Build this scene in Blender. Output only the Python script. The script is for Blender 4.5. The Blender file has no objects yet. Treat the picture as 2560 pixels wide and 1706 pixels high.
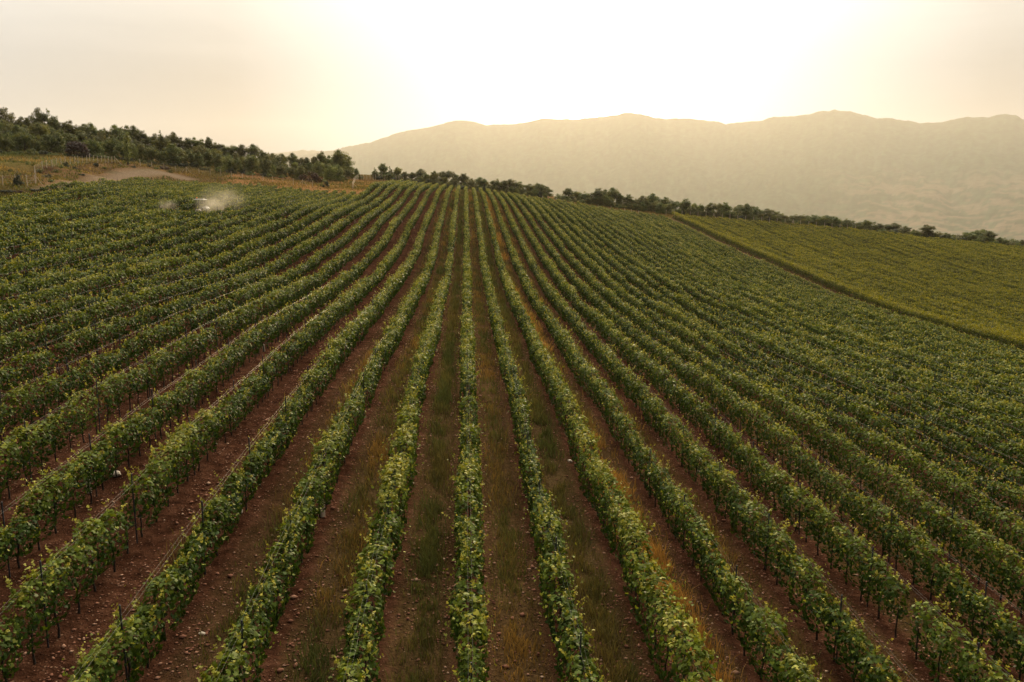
import bpy, math, random
import numpy as np

rng = np.random.default_rng(7)
random.seed(7)
SC = bpy.context.scene
COL = SC.collection

# ------------------------------------------------------------------ camera
FPX = 1991.0                      # focal length in photo pixels (2560 wide)
HORIZON = 520.0
PITCH = math.atan((853 - HORIZON) / FPX)
YAW = math.radians(3.24)          # camera looks this far right of the rows
CAMZ = 11.5
cam_d = bpy.data.cameras.new("camera")
cam = bpy.data.objects.new("camera", cam_d)
COL.objects.link(cam)
cam.location = (0, 0, CAMZ)
cam.rotation_euler = (math.radians(90) - PITCH, 0, -YAW)
cam_d.sensor_width = 36
cam_d.lens = FPX / 2560 * 36
cam_d.clip_start = 0.5
cam_d.clip_end = 30000
SC.camera = cam

# ------------------------------------------------------------------ sun and sky
SUN_AZ = math.radians(8.0)        # right of the row direction (+Y)
SUN_EL = math.radians(12.0)
sun_dir = np.array([math.sin(SUN_AZ) * math.cos(SUN_EL), math.cos(SUN_AZ) * math.cos(SUN_EL), math.sin(SUN_EL)])
sd = bpy.data.lights.new("sun", 'SUN')
sd.energy = 2.75
sd.angle = math.radians(7)
sd.color = (1.0, 0.76, 0.46)
sun = bpy.data.objects.new("sun", sd)
COL.objects.link(sun)
sun.rotation_euler = (math.radians(90) - SUN_EL, 0, math.radians(180) - SUN_AZ)
sun.location = (30, 200, 300)

world = bpy.data.worlds.new("World")
SC.world = world
world.use_nodes = True
nt = world.node_tree
nt.nodes.clear()


class NB:
    """small helper for building node trees"""
    def __init__(s, tree):
        s.t = tree
        s.L = tree.links

    def n(s, kind, **kw):
        nd = s.t.nodes.new(kind)
        for k, v in kw.items():
            setattr(nd, k, v)
        return nd

    def inp(s, sock, v):
        if isinstance(v, bpy.types.NodeSocket):
            s.L.new(v, sock)
        else:
            if sock.type == 'RGBA' and len(v) == 3:
                v = (*v, 1)
            sock.default_value = v

    def math(s, op, a, b=0.0, c=0.0, clamp=False):
        nd = s.n('ShaderNodeMath', operation=op, use_clamp=clamp)
        for i, v in enumerate((a, b, c)):
            s.inp(nd.inputs[i], v)
        return nd.outputs[0]

    def mix(s, f, a, b, mode='MIX'):
        nd = s.n('ShaderNodeMix', data_type='RGBA', blend_type=mode)
        s.inp(nd.inputs[0], f)
        s.inp(nd.inputs[6], a)
        s.inp(nd.inputs[7], b)
        return nd.outputs[2]

    def ramp(s, f, stops):
        nd = s.n('ShaderNodeValToRGB')
        e = nd.color_ramp.elements
        while len(e) < len(stops):
            e.new(0.5)
        for q, (p, c) in zip(e, stops):
            q.position = p
            q.color = (*c, 1) if len(c) == 3 else c
        s.inp(nd.inputs[0], f)
        return nd.outputs[0]

    def noise(s, vec, scale, detail=3.0, rough=0.55, out=0):
        nd = s.n('ShaderNodeTexNoise')
        if vec is not None:
            s.inp(nd.inputs['Vector'], vec)
        nd.inputs['Scale'].default_value = scale
        nd.inputs['Detail'].default_value = detail
        nd.inputs['Roughness'].default_value = rough
        return nd.outputs[out]


B = NB(nt)
tc = B.n('ShaderNodeTexCoord')
dirv = tc.outputs['Generated']
vm = B.n('ShaderNodeVectorMath', operation='DOT_PRODUCT')
B.inp(vm.inputs[0], dirv)
glow_el = math.radians(7.5)
vm.inputs[1].default_value = (math.sin(SUN_AZ + 0.02) * math.cos(glow_el), math.cos(SUN_AZ + 0.02) * math.cos(glow_el), math.sin(glow_el))
dot = vm.outputs['Value']
front = B.math('MULTIPLY_ADD', dot, 0.5, 0.5)
base = B.ramp(front, [(0.0, (.07, .067, .064)), (0.5, (.17, .17, .17)), (0.80, (.30, .33, .37)), (0.885, (.27, .31, .365)),
                      (0.955, (.045, .08, .13)), (1.0, (.30, .38, .46))])
sep = B.n('ShaderNodeSeparateXYZ')
B.inp(sep.inputs[0], dirv)
zen = B.math('MULTIPLY', B.math('POWER', B.math('MAXIMUM', sep.outputs[2], 0.0), 2.5), 2.7, clamp=True)
high = B.math('MULTIPLY', B.math('POWER', front, 3.2), 9.0)
base = B.mix(zen, base, B.mix(1.0, (1.0, .93, .78), high, 'MULTIPLY'))
# thin high cloud, streaked along the horizon
mp = B.n('ShaderNodeMapping')
B.inp(mp.inputs[0], dirv)
mp.inputs['Scale'].default_value = (2.2, 1.4, 15.0)
mp.inputs['Rotation'].default_value = (0, math.radians(3), 0)
cl = B.noise(mp.outputs[0], 1.6, 5.0, 0.55)
clf = B.ramp(cl, [(0.40, (0, 0, 0)), (0.72, (1, 1, 1))])
up_f = B.math('MULTIPLY_ADD', sep.outputs[2], 6.0, -0.55, clamp=True)
clm = B.math('MULTIPLY', B.math('MULTIPLY', clf, up_f), 0.26)
base = B.mix(clm, base, (.86, .83, .78))
# forward glow of the air round the sun behind the ridge
dp = B.math('MAXIMUM', dot, 0.0)
g1 = B.math('MULTIPLY', B.math('POWER', dp, 34.0), 0.40)
g2 = B.math('MULTIPLY', B.math('POWER', dp, 260.0), 1.1)
glow = B.mix(1.0, base, B.mix(1.0, (.86, .98, 1.14), B.math('ADD', g1, g2), 'MULTIPLY'), 'ADD')
sky = B.n('ShaderNodeTexSky', sky_type='NISHITA')
sky.sun_disc = False
sky.sun_elevation = SUN_EL
sky.sun_rotation = SUN_AZ
sky.altitude = 400
sky.air_density = 1.0
sky.dust_density = 4.0
sky.ozone_density = 1.0
nish = B.mix(1.0, sky.outputs[0], (.002, .002, .002), 'MULTIPLY')
tot = B.mix(1.0, glow, nish, 'ADD')
bg = B.n('ShaderNodeBackground')
B.inp(bg.inputs[0], tot)
bg.inputs[1].default_value = 0.95
wo = B.n('ShaderNodeOutputWorld')
B.L.new(bg.outputs[0], wo.inputs[0])

SC.view_settings.view_transform = 'Standard'
SC.view_settings.look = 'None'
SC.view_settings.exposure = 0.28
SC.view_settings.gamma = 1.0
SC.render.engine = 'CYCLES'
cy = SC.cycles
cy.use_adaptive_sampling = True
cy.adaptive_threshold = 0.015
cy.use_denoising = True
cy.denoiser = 'OPENIMAGEDENOISE'
cy.denoising_input_passes = 'RGB_ALBEDO_NORMAL'
cy.denoising_prefilter = 'ACCURATE'
cy.max_bounces = 6
cy.diffuse_bounces = 2
cy.glossy_bounces = 2
cy.transmission_bounces = 4
cy.transparent_max_bounces = 8
cy.volume_bounces = 0
cy.caustics_reflective = False
cy.caustics_refractive = False
cy.sample_clamp_indirect = 4.0

# ------------------------------------------------------------------ photo geometry -> world
_fw = np.array([math.sin(YAW) * math.cos(PITCH), math.cos(YAW) * math.cos(PITCH), -math.sin(PITCH)])
_rt = np.array([math.cos(YAW), -math.sin(YAW), 0.0])
_up = np.cross(_rt, _fw)
CAM = np.array([0, 0, CAMZ])


def ray(x, y):
    return _fw + _rt * (x - 1280) / FPX + _up * (853 - y) / FPX


def at_depth(x, y, D):
    return CAM + ray(x, y) * D


def at_Y(x, y, Y):
    r = ray(x, y)
    return CAM + r * (Y / r[1])


def at_X(x, y, X):
    r = ray(x, y)
    return CAM + r * (X / r[0])


def project(p):
    d = np.asarray(p, float) - CAM
    z = d @ _fw
    return 1280 + FPX * (d @ _rt) / z, 853 - FPX * (d @ _up) / z, z


S = 2.5        # row spacing
TOP = 1.95     # canopy height above the soil
ROWPTS = {1706: {-3: 180, -2: 525, -1: 865, 1: 1478, 2: 1775, 3: 2042, 4: 2292, 5: 2548},
          1200: {-5: 109, -4: 337, -3: 549, -2: 770, -1: 979, 1: 1340, 2: 1514, 3: 1688, 4: 1840, 5: 1987, 6: 2129, 7: 2265, 8: 2410},
          1000: {-6: 163, -5: 360, -4: 538, -3: 718, -2: 870, -1: 1031, 1: 1302, 2: 1421, 3: 1541, 4: 1655, 5: 1764, 6: 1862, 7: 1955, 8: 2058},
          900: {-6: 348, -5: 510, -4: 662, -3: 800, -2: 922, -1: 1047, 1: 1276, 2: 1370, 3: 1462, 4: 1552, 5: 1634, 6: 1710, 7: 1778, 8: 1848},
          700: {-5: 839, -4: 909, -3: 978, -2: 1051, -1: 1110, 1: 1219, 2: 1270, 3: 1318, 4: 1367, 5: 1408, 6: 1451, 7: 1489, 8: 1530},
          650: {1: 1209, 2: 1252, 3: 1296, 4: 1334, 5: 1372, 6: 1407, 7: 1443, 8: 1478}}
CP = []
for yy, rw in ROWPTS.items():
    for k, xx in rw.items():
        q = at_X(xx, yy, k * S)
        CP.append((q[0], q[1], q[2] - TOP, 0.35))
for k, xx, yy in [(-5, 464, 926), (-5, 544, 879), (-6, 437, 852), (-6, 535, 798), (-6, 800, 674), (-7, 800, 625), (-8, 800, 586),
                  (-8, 758, 605), (-9, 667, 618), (-9, 800, 552), (-10, 800, 522), (-10, 712, 566), (-10, 985, 448), (-11, 887, 476),
                  (-8, 1023, 451), (-6, 1061, 455), (-4, 1094, 460), (-2, 1130, 464), (2, 1202, 472), (4, 1237, 476), (6, 1271, 480),
                  (8, 1305, 485), (10, 1339, 489), (11, 1356, 491), (30, 1665, 530), (30, 1680, 538), (30, 1748, 568), (30, 1791, 589),
                  (30, 2068, 706), (30, 2188, 755), (30, 2349, 800), (30, 2510, 845)]:
    q = at_X(xx, yy, k * S)
    CP.append((q[0], q[1], q[2] - TOP, 0.35))
for xx, yy, D in [(0, 490, 118), (200, 456, 150), (330, 441, 186), (490, 439, 226), (640, 449, 222), (757, 462, 212), (835, 472, 204)]:
    q = at_depth(xx, yy, D)
    CP.append((q[0], q[1], q[2] - TOP, 0.6))
for xx, yy, D in [(7, 465, 139), (68, 464, 140), (90, 462, 142), (87, 437, 165), (153, 412, 190), (288, 409, 218), (351, 414, 235),
                  (439, 430, 243), (526, 438, 248), (632, 451, 240), (734, 463, 232), (782, 469, 226),
                  (210, 462, 182), (260, 448, 203), (330, 438, 220), (400, 432, 233),
                  (177, 425, 193), (226, 420, 212), (321, 414, 228),
                  (0, 383, 225), (110, 390, 228), (200, 393, 235), (320, 404, 245), (462, 417, 255), (571, 432, 258), (640, 440, 260),
                  (818, 461, 262), (926, 440, 312), (909, 450, 298), (962, 452, 300), (882, 475, 212), (900, 466, 245),
                  (0, 420, 175), (0, 403, 200), (0, 335, 300), (200, 355, 310), (400, 378, 315), (600, 405, 320), (750, 425, 330)]:
    q = at_depth(xx, yy, D)
    CP.append((q[0], q[1], q[2], 0.6))
for xx, yy in [(1860, 545), (2000, 557), (2126, 568), (2280, 586), (2400, 598), (2560, 613)]:
    q = at_Y(xx, yy, 300)
    CP.append((q[0], q[1], q[2] - TOP, 0.4))
for q in [(0, -40, -0.5), (-40, -30, 2.5), (50, -25, -4.5), (100, 10, -11)]:
    CP.append((*q, 2.0))
CP = np.array(CP)
_PS = 100.0


def _phi(r2):
    return 0.5 * r2 * np.log(np.maximum(r2, 1e-12))


def _fit():
    xy = CP[:, :2] / _PS
    n = len(xy)
    K = _phi(((xy[:, None] - xy[None]) ** 2).sum(-1))
    K += np.diag(CP[:, 3] ** 2 * 0.02)
    P = np.c_[np.ones(n), xy]
    A = np.block([[K, P], [P.T, np.zeros((3, 3))]])
    return xy, np.linalg.solve(A, np.r_[CP[:, 2], 0, 0, 0])


_CXY, _CW = _fit()


def _tps(x, y):
    sh = np.shape(x)
    q = np.c_[np.ravel(x), np.ravel(y)] / _PS
    out = np.empty(len(q))
    for i in range(0, len(q), 20000):
        b = q[i:i + 20000]
        K = _phi(((b[:, None] - _CXY[None]) ** 2).sum(-1))
        out[i:i + 20000] = K @ _CW[:-3] + _CW[-3] + b @ _CW[-2:]
    return out.reshape(sh)


def vnoise(x, y, seed=0):
    x = np.asarray(x, float)
    y = np.asarray(y, float)
    xi = np.floor(x).astype(np.int64)
    yi = np.floor(y).astype(np.int64)
    fx = x - xi
    fy = y - yi
    fx = fx * fx * (3 - 2 * fx)
    fy = fy * fy * (3 - 2 * fy)

    def h(a, b):
        n = (a * 374761393 + b * 668265263 + seed * 974634 + 12345) & 0x7fffffff
        n = ((n ^ (n >> 13)) * 1274126177) & 0x7fffffff
        n = (n ^ (n >> 16)) & 0xffff
        return n / 65535.0
    a = h(xi, yi) * (1 - fx) + h(xi + 1, yi) * fx
    b = h(xi, yi + 1) * (1 - fx) + h(xi + 1, yi + 1) * fx
    return a * (1 - fy) + b * fy - 0.5


def fbm(x, y, seed=0, octs=4, g=0.5):
    s = 0
    a = 1.0
    for o in range(octs):
        s = s + a * vnoise(x * 2 ** o, y * 2 ** o, seed + o * 17)
        a *= g
    return s


VALLEY = -205.0


def sstep(a, b, x):
    t = np.clip((x - a) / (b - a), 0, 1)
    return t * t * (3 - 2 * t)


def hz(x, y):
    """ground height"""
    x = np.asarray(x, float)
    y = np.asarray(y, float)
    xc = np.clip(x, -190, 260)
    yc = np.clip(y, -60, 335)
    z = _tps(xc, yc)
    z = z + 0.12 * fbm(x / 9.0, y / 9.0, 3, 3)
    # beyond the crest the hill falls to the valley floor
    d = np.hypot(np.maximum(y - 335, 0), np.maximum(x - 260, 0) * 0.6) + np.maximum(-60 - y, 0) * 0.6
    d2 = np.maximum(-190 - x, 0)
    drop = 0.0012 * np.minimum(d, 140) ** 2 + 0.30 * np.maximum(d - 140, 0) + 0.25 * d2
    zz = z - drop
    floor = VALLEY + 5 * fbm(x / 800.0, y / 800.0, 9, 3)
    k = 12.0
    hh = np.clip(0.5 + 0.5 * (zz - floor) / k, 0, 1)
    return floor * (1 - hh) + zz * hh + k * hh * (1 - hh) * 0.5


def hz1(x, y):
    return float(hz(np.array([x]), np.array([y]))[0])


def hit(px, py, t0=20, t1=600):
    """point where the ground is seen at that place of the photo"""
    r = ray(px, py)
    t = np.arange(t0, t1, 0.5)
    P = CAM + r[None] * t[:, None]
    dz = P[:, 2] - hz(P[:, 0], P[:, 1])
    i = np.argmax(dz < 0)
    if dz[i] >= 0:
        return None
    return P[i]


# ------------------------------------------------------------------ object helpers
def prop(o, label=None, cat=None, group=None, kind=None):
    if label:
        o['label'] = label
    if cat:
        o['category'] = cat
    if group:
        o['group'] = group
    if kind:
        o['kind'] = kind
    return o


def empty(name, loc, label, cat, group=None, rz=0.0):
    o = bpy.data.objects.new(name, None)
    o.empty_display_size = 0.3
    o.location = [float(v) for v in loc]
    o.rotation_euler = (0, 0, rz)
    COL.objects.link(o)
    return prop(o, label, cat, group)


def link(name, me, parent=None, loc=(0, 0, 0), rot=(0, 0, 0), scale=(1, 1, 1)):
    o = bpy.data.objects.new(name, me)
    COL.objects.link(o)
    if parent is not None:
        o.parent = parent
    o.location = [float(v) for v in loc]
    o.rotation_euler = [float(v) for v in rot]
    o.scale = [float(v) for v in scale]
    return o


def mesh_np(name, V, F, mat, attrs=None, smooth=False, mi=None, mats=None):
    """mesh from (n,3) verts and (m,k) faces (one k); attrs: dict name -> (m,3|4) face colours"""
    me = bpy.data.meshes.new(name)
    V = np.ascontiguousarray(V, np.float32)
    F = np.ascontiguousarray(F, np.int32)
    m, k = F.shape
    me.vertices.add(len(V))
    me.vertices.foreach_set('co', V.ravel())
    me.loops.add(m * k)
    me.loops.foreach_set('vertex_index', F.ravel())
    me.polygons.add(m)
    me.polygons.foreach_set('loop_start', np.arange(0, m * k, k, dtype=np.int32))
    if smooth:
        me.polygons.foreach_set('use_smooth', np.ones(m, bool))
    me.update(calc_edges=True)
    for an, av in (attrs or {}).items():
        av = np.asarray(av, np.float32)
        dom = 'FACE' if len(av) == m else 'POINT'
        a = me.attributes.new(an, 'FLOAT_COLOR', dom)
        if av.shape[1] == 3:
            av = np.c_[av, np.ones(len(av), np.float32)]
        a.data.foreach_set('color', np.ascontiguousarray(av, np.float32).ravel())
    for q in (mats or [mat]):
        me.materials.append(q)
    if mi is not None:
        me.polygons.foreach_set('material_index', np.asarray(mi, np.int32))
    return me


class MB:
    """collects tubes, boxes and lathes as mixed polygons"""
    def __init__(s):
        s.v = []
        s.f = []
        s.m = []

    def add(s, vs, fs, mi=0):
        o = len(s.v)
        s.v += [tuple(map(float, q)) for q in vs]
        s.f += [tuple(i + o for i in q) for q in fs]
        s.m += [mi] * len(fs)

    def tube(s, pts, rad, n=6, mi=0, caps=True):
        pts = [np.array(q, float) for q in pts]
        if np.isscalar(rad):
            rad = [rad] * len(pts)
        rings = []
        for i, q in enumerate(pts):
            t = pts[min(i + 1, len(pts) - 1)] - pts[max(i - 1, 0)]
            t /= np.linalg.norm(t) + 1e-9
            a = np.cross(t, (0, 0, 1) if abs(t[2]) < .9 else (1, 0, 0))
            a /= np.linalg.norm(a)
            b = np.cross(t, a)
            rings.append([q + rad[i] * (a * math.cos(w) + b * math.sin(w)) for w in np.linspace(0, 2 * math.pi, n, False)])
        vs = [p for r in rings for p in r]
        fs = []
        for i in range(len(pts) - 1):
            for j in range(n):
                fs.append((i * n + j, i * n + (j + 1) % n, (i + 1) * n + (j + 1) % n, (i + 1) * n + j))
        if caps:
            fs.append(tuple(range(n))[::-1])
            fs.append(tuple((len(pts) - 1) * n + j for j in range(n)))
        s.add(vs, fs, mi)

    def box(s, c, d, mi=0, bev=0.0, rz=0.0, taper=1.0):
        x, y, z = [q / 2 for q in d]
        b = min(bev, x * .9, y * .9, z * .9)
        vs = []
        for sz, tp in ((-1, 1.0), (1, taper)):
            lv = [(sz * z, b)] if b <= 0 else ([(-z, b), (-z + b, 0)] if sz < 0 else [(z - b, 0), (z, b)])
            for zz, ins in lv:
                xx, y2 = (x - ins) * tp, (y - ins) * tp
                bb = max(b - ins * .0, 0)
                if b > 0:
                    ring = [(-xx + bb, -y2), (xx - bb, -y2), (xx, -y2 + bb), (xx, y2 - bb), (xx - bb, y2), (-xx + bb, y2), (-xx, y2 - bb), (-xx, -y2 + bb)]
                else:
                    ring = [(-xx, -y2), (xx, -y2), (xx, y2), (-xx, y2)]
                vs.append([(p[0], p[1], zz) for p in ring])
        n = len(vs[0])
        cr, sr = math.cos(rz), math.sin(rz)
        flat = [(c[0] + p[0] * cr - p[1] * sr, c[1] + p[0] * sr + p[1] * cr, c[2] + p[2]) for r in vs for p in r]
        fs = [tuple(range(n))[::-1]]
        for i in range(len(vs) - 1):
            for j in range(n):
                fs.append((i * n + j, i * n + (j + 1) % n, (i + 1) * n + (j + 1) % n, (i + 1) * n + j))
        fs.append(tuple((len(vs) - 1) * n + j for j in range(n)))
        s.add(flat, fs, mi)

    def mesh(s, name, *mats, smooth=False):
        me = bpy.data.meshes.new(name)
        me.from_pydata(s.v, [], s.f)
        for q in mats:
            me.materials.append(q)
        me.polygons.foreach_set('material_index', np.array(s.m, np.int32))
        if smooth:
            me.polygons.foreach_set('use_smooth', np.ones(len(s.f), bool))
        me.update()
        return me


ONES = ['zeroth', 'first', 'second', 'third', 'fourth', 'fifth', 'sixth', 'seventh', 'eighth', 'ninth', 'tenth', 'eleventh', 'twelfth',
        'thirteenth', 'fourteenth', 'fifteenth', 'sixteenth', 'seventeenth', 'eighteenth', 'nineteenth']
TENS = {2: 'twent', 3: 'thirt', 4: 'fort', 5: 'fift', 6: 'sixt', 7: 'sevent', 8: 'eight', 9: 'ninet'}


def ordinal(n):
    if n < 20:
        return ONES[n]
    if n >= 100:
        return 'hundred-and-' + ordinal(n - 100) if n > 100 else 'hundredth'
    t, u = divmod(n, 10)
    return TENS[t] + ('ieth' if u == 0 else 'y-' + ONES[u])


# ------------------------------------------------------------------ materials
def new_mat(name):
    m = bpy.data.materials.new(name)
    m.use_nodes = True
    m.node_tree.nodes.clear()
    return m, NB(m.node_tree)


def simple_mat(name, col, rough=0.8, spec=0.3, metal=0.0, nscale=6.0, namt=0.35, bump=0.0):
    m, b = new_mat(name)
    t = b.n('ShaderNodeTexCoord')
    nz = b.noise(t.outputs['Object'], nscale, 4)
    c = b.mix(nz, [q * (1 - namt) for q in col], [min(1, q * (1 + namt)) for q in col])
    p = b.n('ShaderNodeBsdfPrincipled')
    b.inp(p.inputs['Base Color'], c)
    p.inputs['Roughness'].default_value = rough
    p.inputs['Specular IOR Level'].default_value = spec
    p.inputs['Metallic'].default_value = metal
    if bump:
        bp = b.n('ShaderNodeBump')
        bp.inputs['Strength'].default_value = bump
        b.inp(bp.inputs['Height'], nz)
        b.L.new(bp.outputs[0], p.inputs['Normal'])
    o = b.n('ShaderNodeOutputMaterial')
    b.L.new(p.outputs[0], o.inputs[0])
    return m


def leaf_mat(name, mature, mid, young, rough=0.45, spec=0.5, transl=0.35, obj_var=0.0):
    """tint.r: random per leaf, tint.g: age (1 = young shoot; vine rows also get lit tops and shaded sides painted in)"""
    m, b = new_mat(name)
    at = b.n('ShaderNodeAttribute', attribute_name='tint')
    sp = b.n('ShaderNodeSeparateColor')
    b.inp(sp.inputs[0], at.outputs['Color'])
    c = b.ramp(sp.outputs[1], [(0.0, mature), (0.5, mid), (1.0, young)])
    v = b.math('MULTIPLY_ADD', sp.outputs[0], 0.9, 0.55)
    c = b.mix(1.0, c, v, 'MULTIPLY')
    if obj_var:
        oi = b.n('ShaderNodeObjectInfo')
        hs = b.n('ShaderNodeHueSaturation')
        b.inp(hs.inputs['Hue'], b.math('MULTIPLY_ADD', oi.outputs['Random'], 0.06 * obj_var, 0.5 - 0.035 * obj_var))
        b.inp(hs.inputs['Value'], b.math('MULTIPLY_ADD', oi.outputs['Random'], 0.6 * obj_var, 1 - 0.3 * obj_var))
        b.inp(hs.inputs['Color'], c)
        c = hs.outputs[0]
    p = b.n('ShaderNodeBsdfPrincipled')
    b.inp(p.inputs['Base Color'], c)
    p.inputs['Roughness'].default_value = rough
    p.inputs['Specular IOR Level'].default_value = spec
    tr = b.n('ShaderNodeBsdfTranslucent')
    b.inp(tr.inputs[0], b.mix(1.0, c, (1.7, 1.5, 0.7), 'MULTIPLY'))
    mx = b.n('ShaderNodeMixShader')
    mx.inputs[0].default_value = transl
    b.L.new(p.outputs[0], mx.inputs[1])
    b.L.new(tr.outputs[0], mx.inputs[2])
    o = b.n('ShaderNodeOutputMaterial')
    b.L.new(mx.outputs[0], o.inputs[0])
    return m


M_VINE = leaf_mat('vine_leaf', (.021, .045, .006), (.106, .138, .013), (.38, .335, .070), 0.54, 0.09, 0.25)  # dark end deepened to paint shade on the row sides
M_VINE2 = leaf_mat('bright_vine_leaf', (.030, .046, .006), (.138, .146, .007), (.30, .258, .014), 0.6, 0.15, 0.38)  # dark end also colours in the shade on the row sides
M_TREE = leaf_mat('tree_leaf', (.040, .059, .010), (.090, .110, .019), (.19, .187, .036), 0.6, 0.3, 0.22, 0.8)
M_OLIVE = leaf_mat('olive_tree_leaf', (.075, .090, .018), (.13, .145, .028), (.23, .22, .045), 0.6, 0.3, 0.22, 0.8)
M_PURPLE = leaf_mat('purple_leaf', (.022, .010, .010), (.034, .014, .012), (.05, .022, .016), 0.6, 0.3, 0.2)
M_DARKBUSH = leaf_mat('dark_bush_leaf', (.016, .026, .010), (.028, .038, .014), (.05, .055, .02), 0.6, 0.3, 0.2)
M_BRUSH = leaf_mat('dry_brush', (.055, .030, .020), (.080, .045, .028), (.12, .07, .04), 0.8, 0.2, 0.1)
M_BARK = simple_mat('bark', (.060, .045, .032), 0.9, 0.2, 0, 9, .5, .3)
M_VINEWOOD = simple_mat('vine_wood', (.030, .022, .017), 0.9, 0.2, 0, 20, .5, .3)
M_STEEL = simple_mat('dark_steel_post', (.045, .050, .060), 0.5, 0.4, 0.5, 12, .3)
M_WIRE = simple_mat('trellis_wire', (.24, .23, .20), 0.45, 0.5, 0.5, 30, .2)
M_FENCEPOST = simple_mat('pale_fence_post', (.55, .45, .33), 0.85, 0.2, 0, 5, .35, .2)
M_FENCEWIRE = simple_mat('fence_wire', (.12, .11, .10), 0.5, 0.5, 0.5, 30, .2)
M_GUARD = simple_mat('vine_guard', (.50, .42, .34), 0.7, 0.3, 0, 8, .25)
M_STONE = simple_mat('field_stone', (.19, .105, .075), 0.9, 0.2, 0, 8, .6, .3)
M_BOULDER = simple_mat('pale_stone', (.55, .47, .38), 0.85, 0.2, 0, 10, .3, .4)
M_MEADOW = leaf_mat('meadow_blade', (.075, .088, .030), (.16, .122, .048), (.27, .185, .075), 0.75, 0.15, 0.25)
M_GRASS = leaf_mat('grass_blade', (.075, .092, .034), (.16, .115, .048), (.36, .20, .065), 0.8, 0.05, 0.25)


def ground_material():
    m, b = new_mat('hill_ground')
    geo = b.n('ShaderNodeNewGeometry')
    pos = geo.outputs['Position']
    at = b.n('ShaderNodeAttribute', attribute_name='base')
    ms = b.n('ShaderNodeAttribute', attribute_name='zone')      # r: vineyard soil, g: bare track
    sp = b.n('ShaderNodeSeparateColor')
    b.inp(sp.inputs[0], ms.outputs['Color'])
    xyz = b.n('ShaderNodeSeparateXYZ')
    b.inp(xyz.inputs[0], pos)
    nA = b.noise(pos, 0.35, 5, .6)
    nB = b.noise(pos, 2.4, 5, .65)
    nC = b.noise(pos, 11.0, 3, .6)
    # meadow / valley: macro colour with clumpy breakup
    mead = b.mix(1.0, at.outputs['Color'], b.ramp(nB, [(.3, (.55, .55, .5)), (.7, (1.5, 1.45, 1.35))]), 'MULTIPLY')
    mead = b.mix(b.math('MULTIPLY', b.ramp(nA, [(.45, (0, 0, 0)), (.62, (1, 1, 1))]), 0.35), mead, b.mix(1.0, mead, (.55, .75, .45), 'MULTIPLY'))
    # vineyard soil: red-brown, stony
    vo = b.n('ShaderNodeTexVoronoi')
    b.inp(vo.inputs['Vector'], pos)
    vo.inputs['Scale'].default_value = 9.0
    stone_f = b.ramp(vo.outputs['Distance'], [(0.18, (1, 1, 1)), (0.36, (0, 0, 0))])
    pick = b.n('ShaderNodeSeparateColor')
    b.inp(pick.inputs[0], vo.outputs['Color'])
    stone_f = b.math('MULTIPLY', stone_f, b.math('GREATER_THAN', pick.outputs[0], 0.35))
    soil = b.ramp(nB, [(.25, (.014, .0062, .0037)), (.5, (.055, .0232, .0130)), (.78, (.125, .058, .034))])
    soil = b.mix(b.math('MULTIPLY', stone_f, 0.8), soil, b.ramp(pick.outputs[1], [(0, (.10, .042, .026)), (.7, (.19, .092, .058)), (1, (.34, .205, .135))]))
    # grass strip in the middle of each aisle
    u = b.math('FRACT', b.math('DIVIDE', b.math('ADD', xyz.outputs[0], 500.0), 2.5))   # 0 at a row, .5 mid aisle
    idx = b.math('FLOOR', b.math('DIVIDE', b.math('ADD', xyz.outputs[0], 500.0), 2.5))
    wn = b.n('ShaderNodeTexWhiteNoise', noise_dimensions='1D')
    b.inp(wn.inputs['W'], idx)
    du = b.math('ABSOLUTE', b.math('ADD', u, -0.5))
    edge = b.math('ADD', du, b.math('MULTIPLY_ADD', nB, 0.30, -0.15))
    strip = b.math('SUBTRACT', 1.0, b.math('MULTIPLY_ADD', edge, 6.5, -1.6, clamp=True), clamp=True)
    gcol = b.ramp(nC, [(.3, (.040, .031, .013)), (.55, (.078, .056, .023)), (.8, (.13, .082, .034))])
    gcol = b.mix(b.math('MULTIPLY', wn.outputs['Value'], 0.7), gcol, b.ramp(nC, [(.3, (.050, .024, .011)), (.7, (.12, .058, .025))]))
    leftbare = b.math('MULTIPLY_ADD', xyz.outputs[0], 0.16, 1.5, clamp=True)   # aisles far left are bare stony soil
    soil = b.mix(b.math('MULTIPLY', strip, b.math('MULTIPLY', leftbare, 0.85)), soil, gcol)
    rut = b.math('SUBTRACT', 1.0, b.math('MULTIPLY_ADD', b.math('ABSOLUTE', b.math('ADD', du, -0.22)), 22.0, -0.4, clamp=True), clamp=True)
    rut = b.math('MULTIPLY', rut, b.ramp(nA, [(.40, (.15, .15, .15)), (.60, (.85, .85, .85))]))
    soil = b.mix(b.math('MULTIPLY', rut, .55), soil, b.mix(1.0, soil, (.42, .38, .36), 'MULTIPLY'))
    soil = b.mix(1.0, soil, b.ramp(nA, [(.35, (.62, .60, .58)), (.65, (1.25, 1.25, 1.25))]), 'MULTIPLY')
    c = b.mix(sp.outputs[0], mead, soil)
    trk = b.ramp(nB, [(.3, (.145, .100, .066)), (.7, (.27, .195, .138))])
    c = b.mix(sp.outputs[1], c, trk)
    p = b.n('ShaderNodeBsdfPrincipled')
    b.inp(p.inputs['Base Color'], c)
    p.inputs['Roughness'].default_value = 1.0
    p.inputs['Specular IOR Level'].default_value = 0.0
    bp = b.n('ShaderNodeBump')
    bp.inputs['Strength'].default_value = 1.0
    bp.inputs['Distance'].default_value = 0.16
    b.inp(bp.inputs['Height'], b.math('ADD', b.math('MULTIPLY', nB, .8), b.math('ADD', b.math('MULTIPLY', nC, .4), b.math('MULTIPLY', stone_f, .35))))
    b.L.new(bp.outputs[0], p.inputs['Normal'])
    o = b.n('ShaderNodeOutputMaterial')
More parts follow.
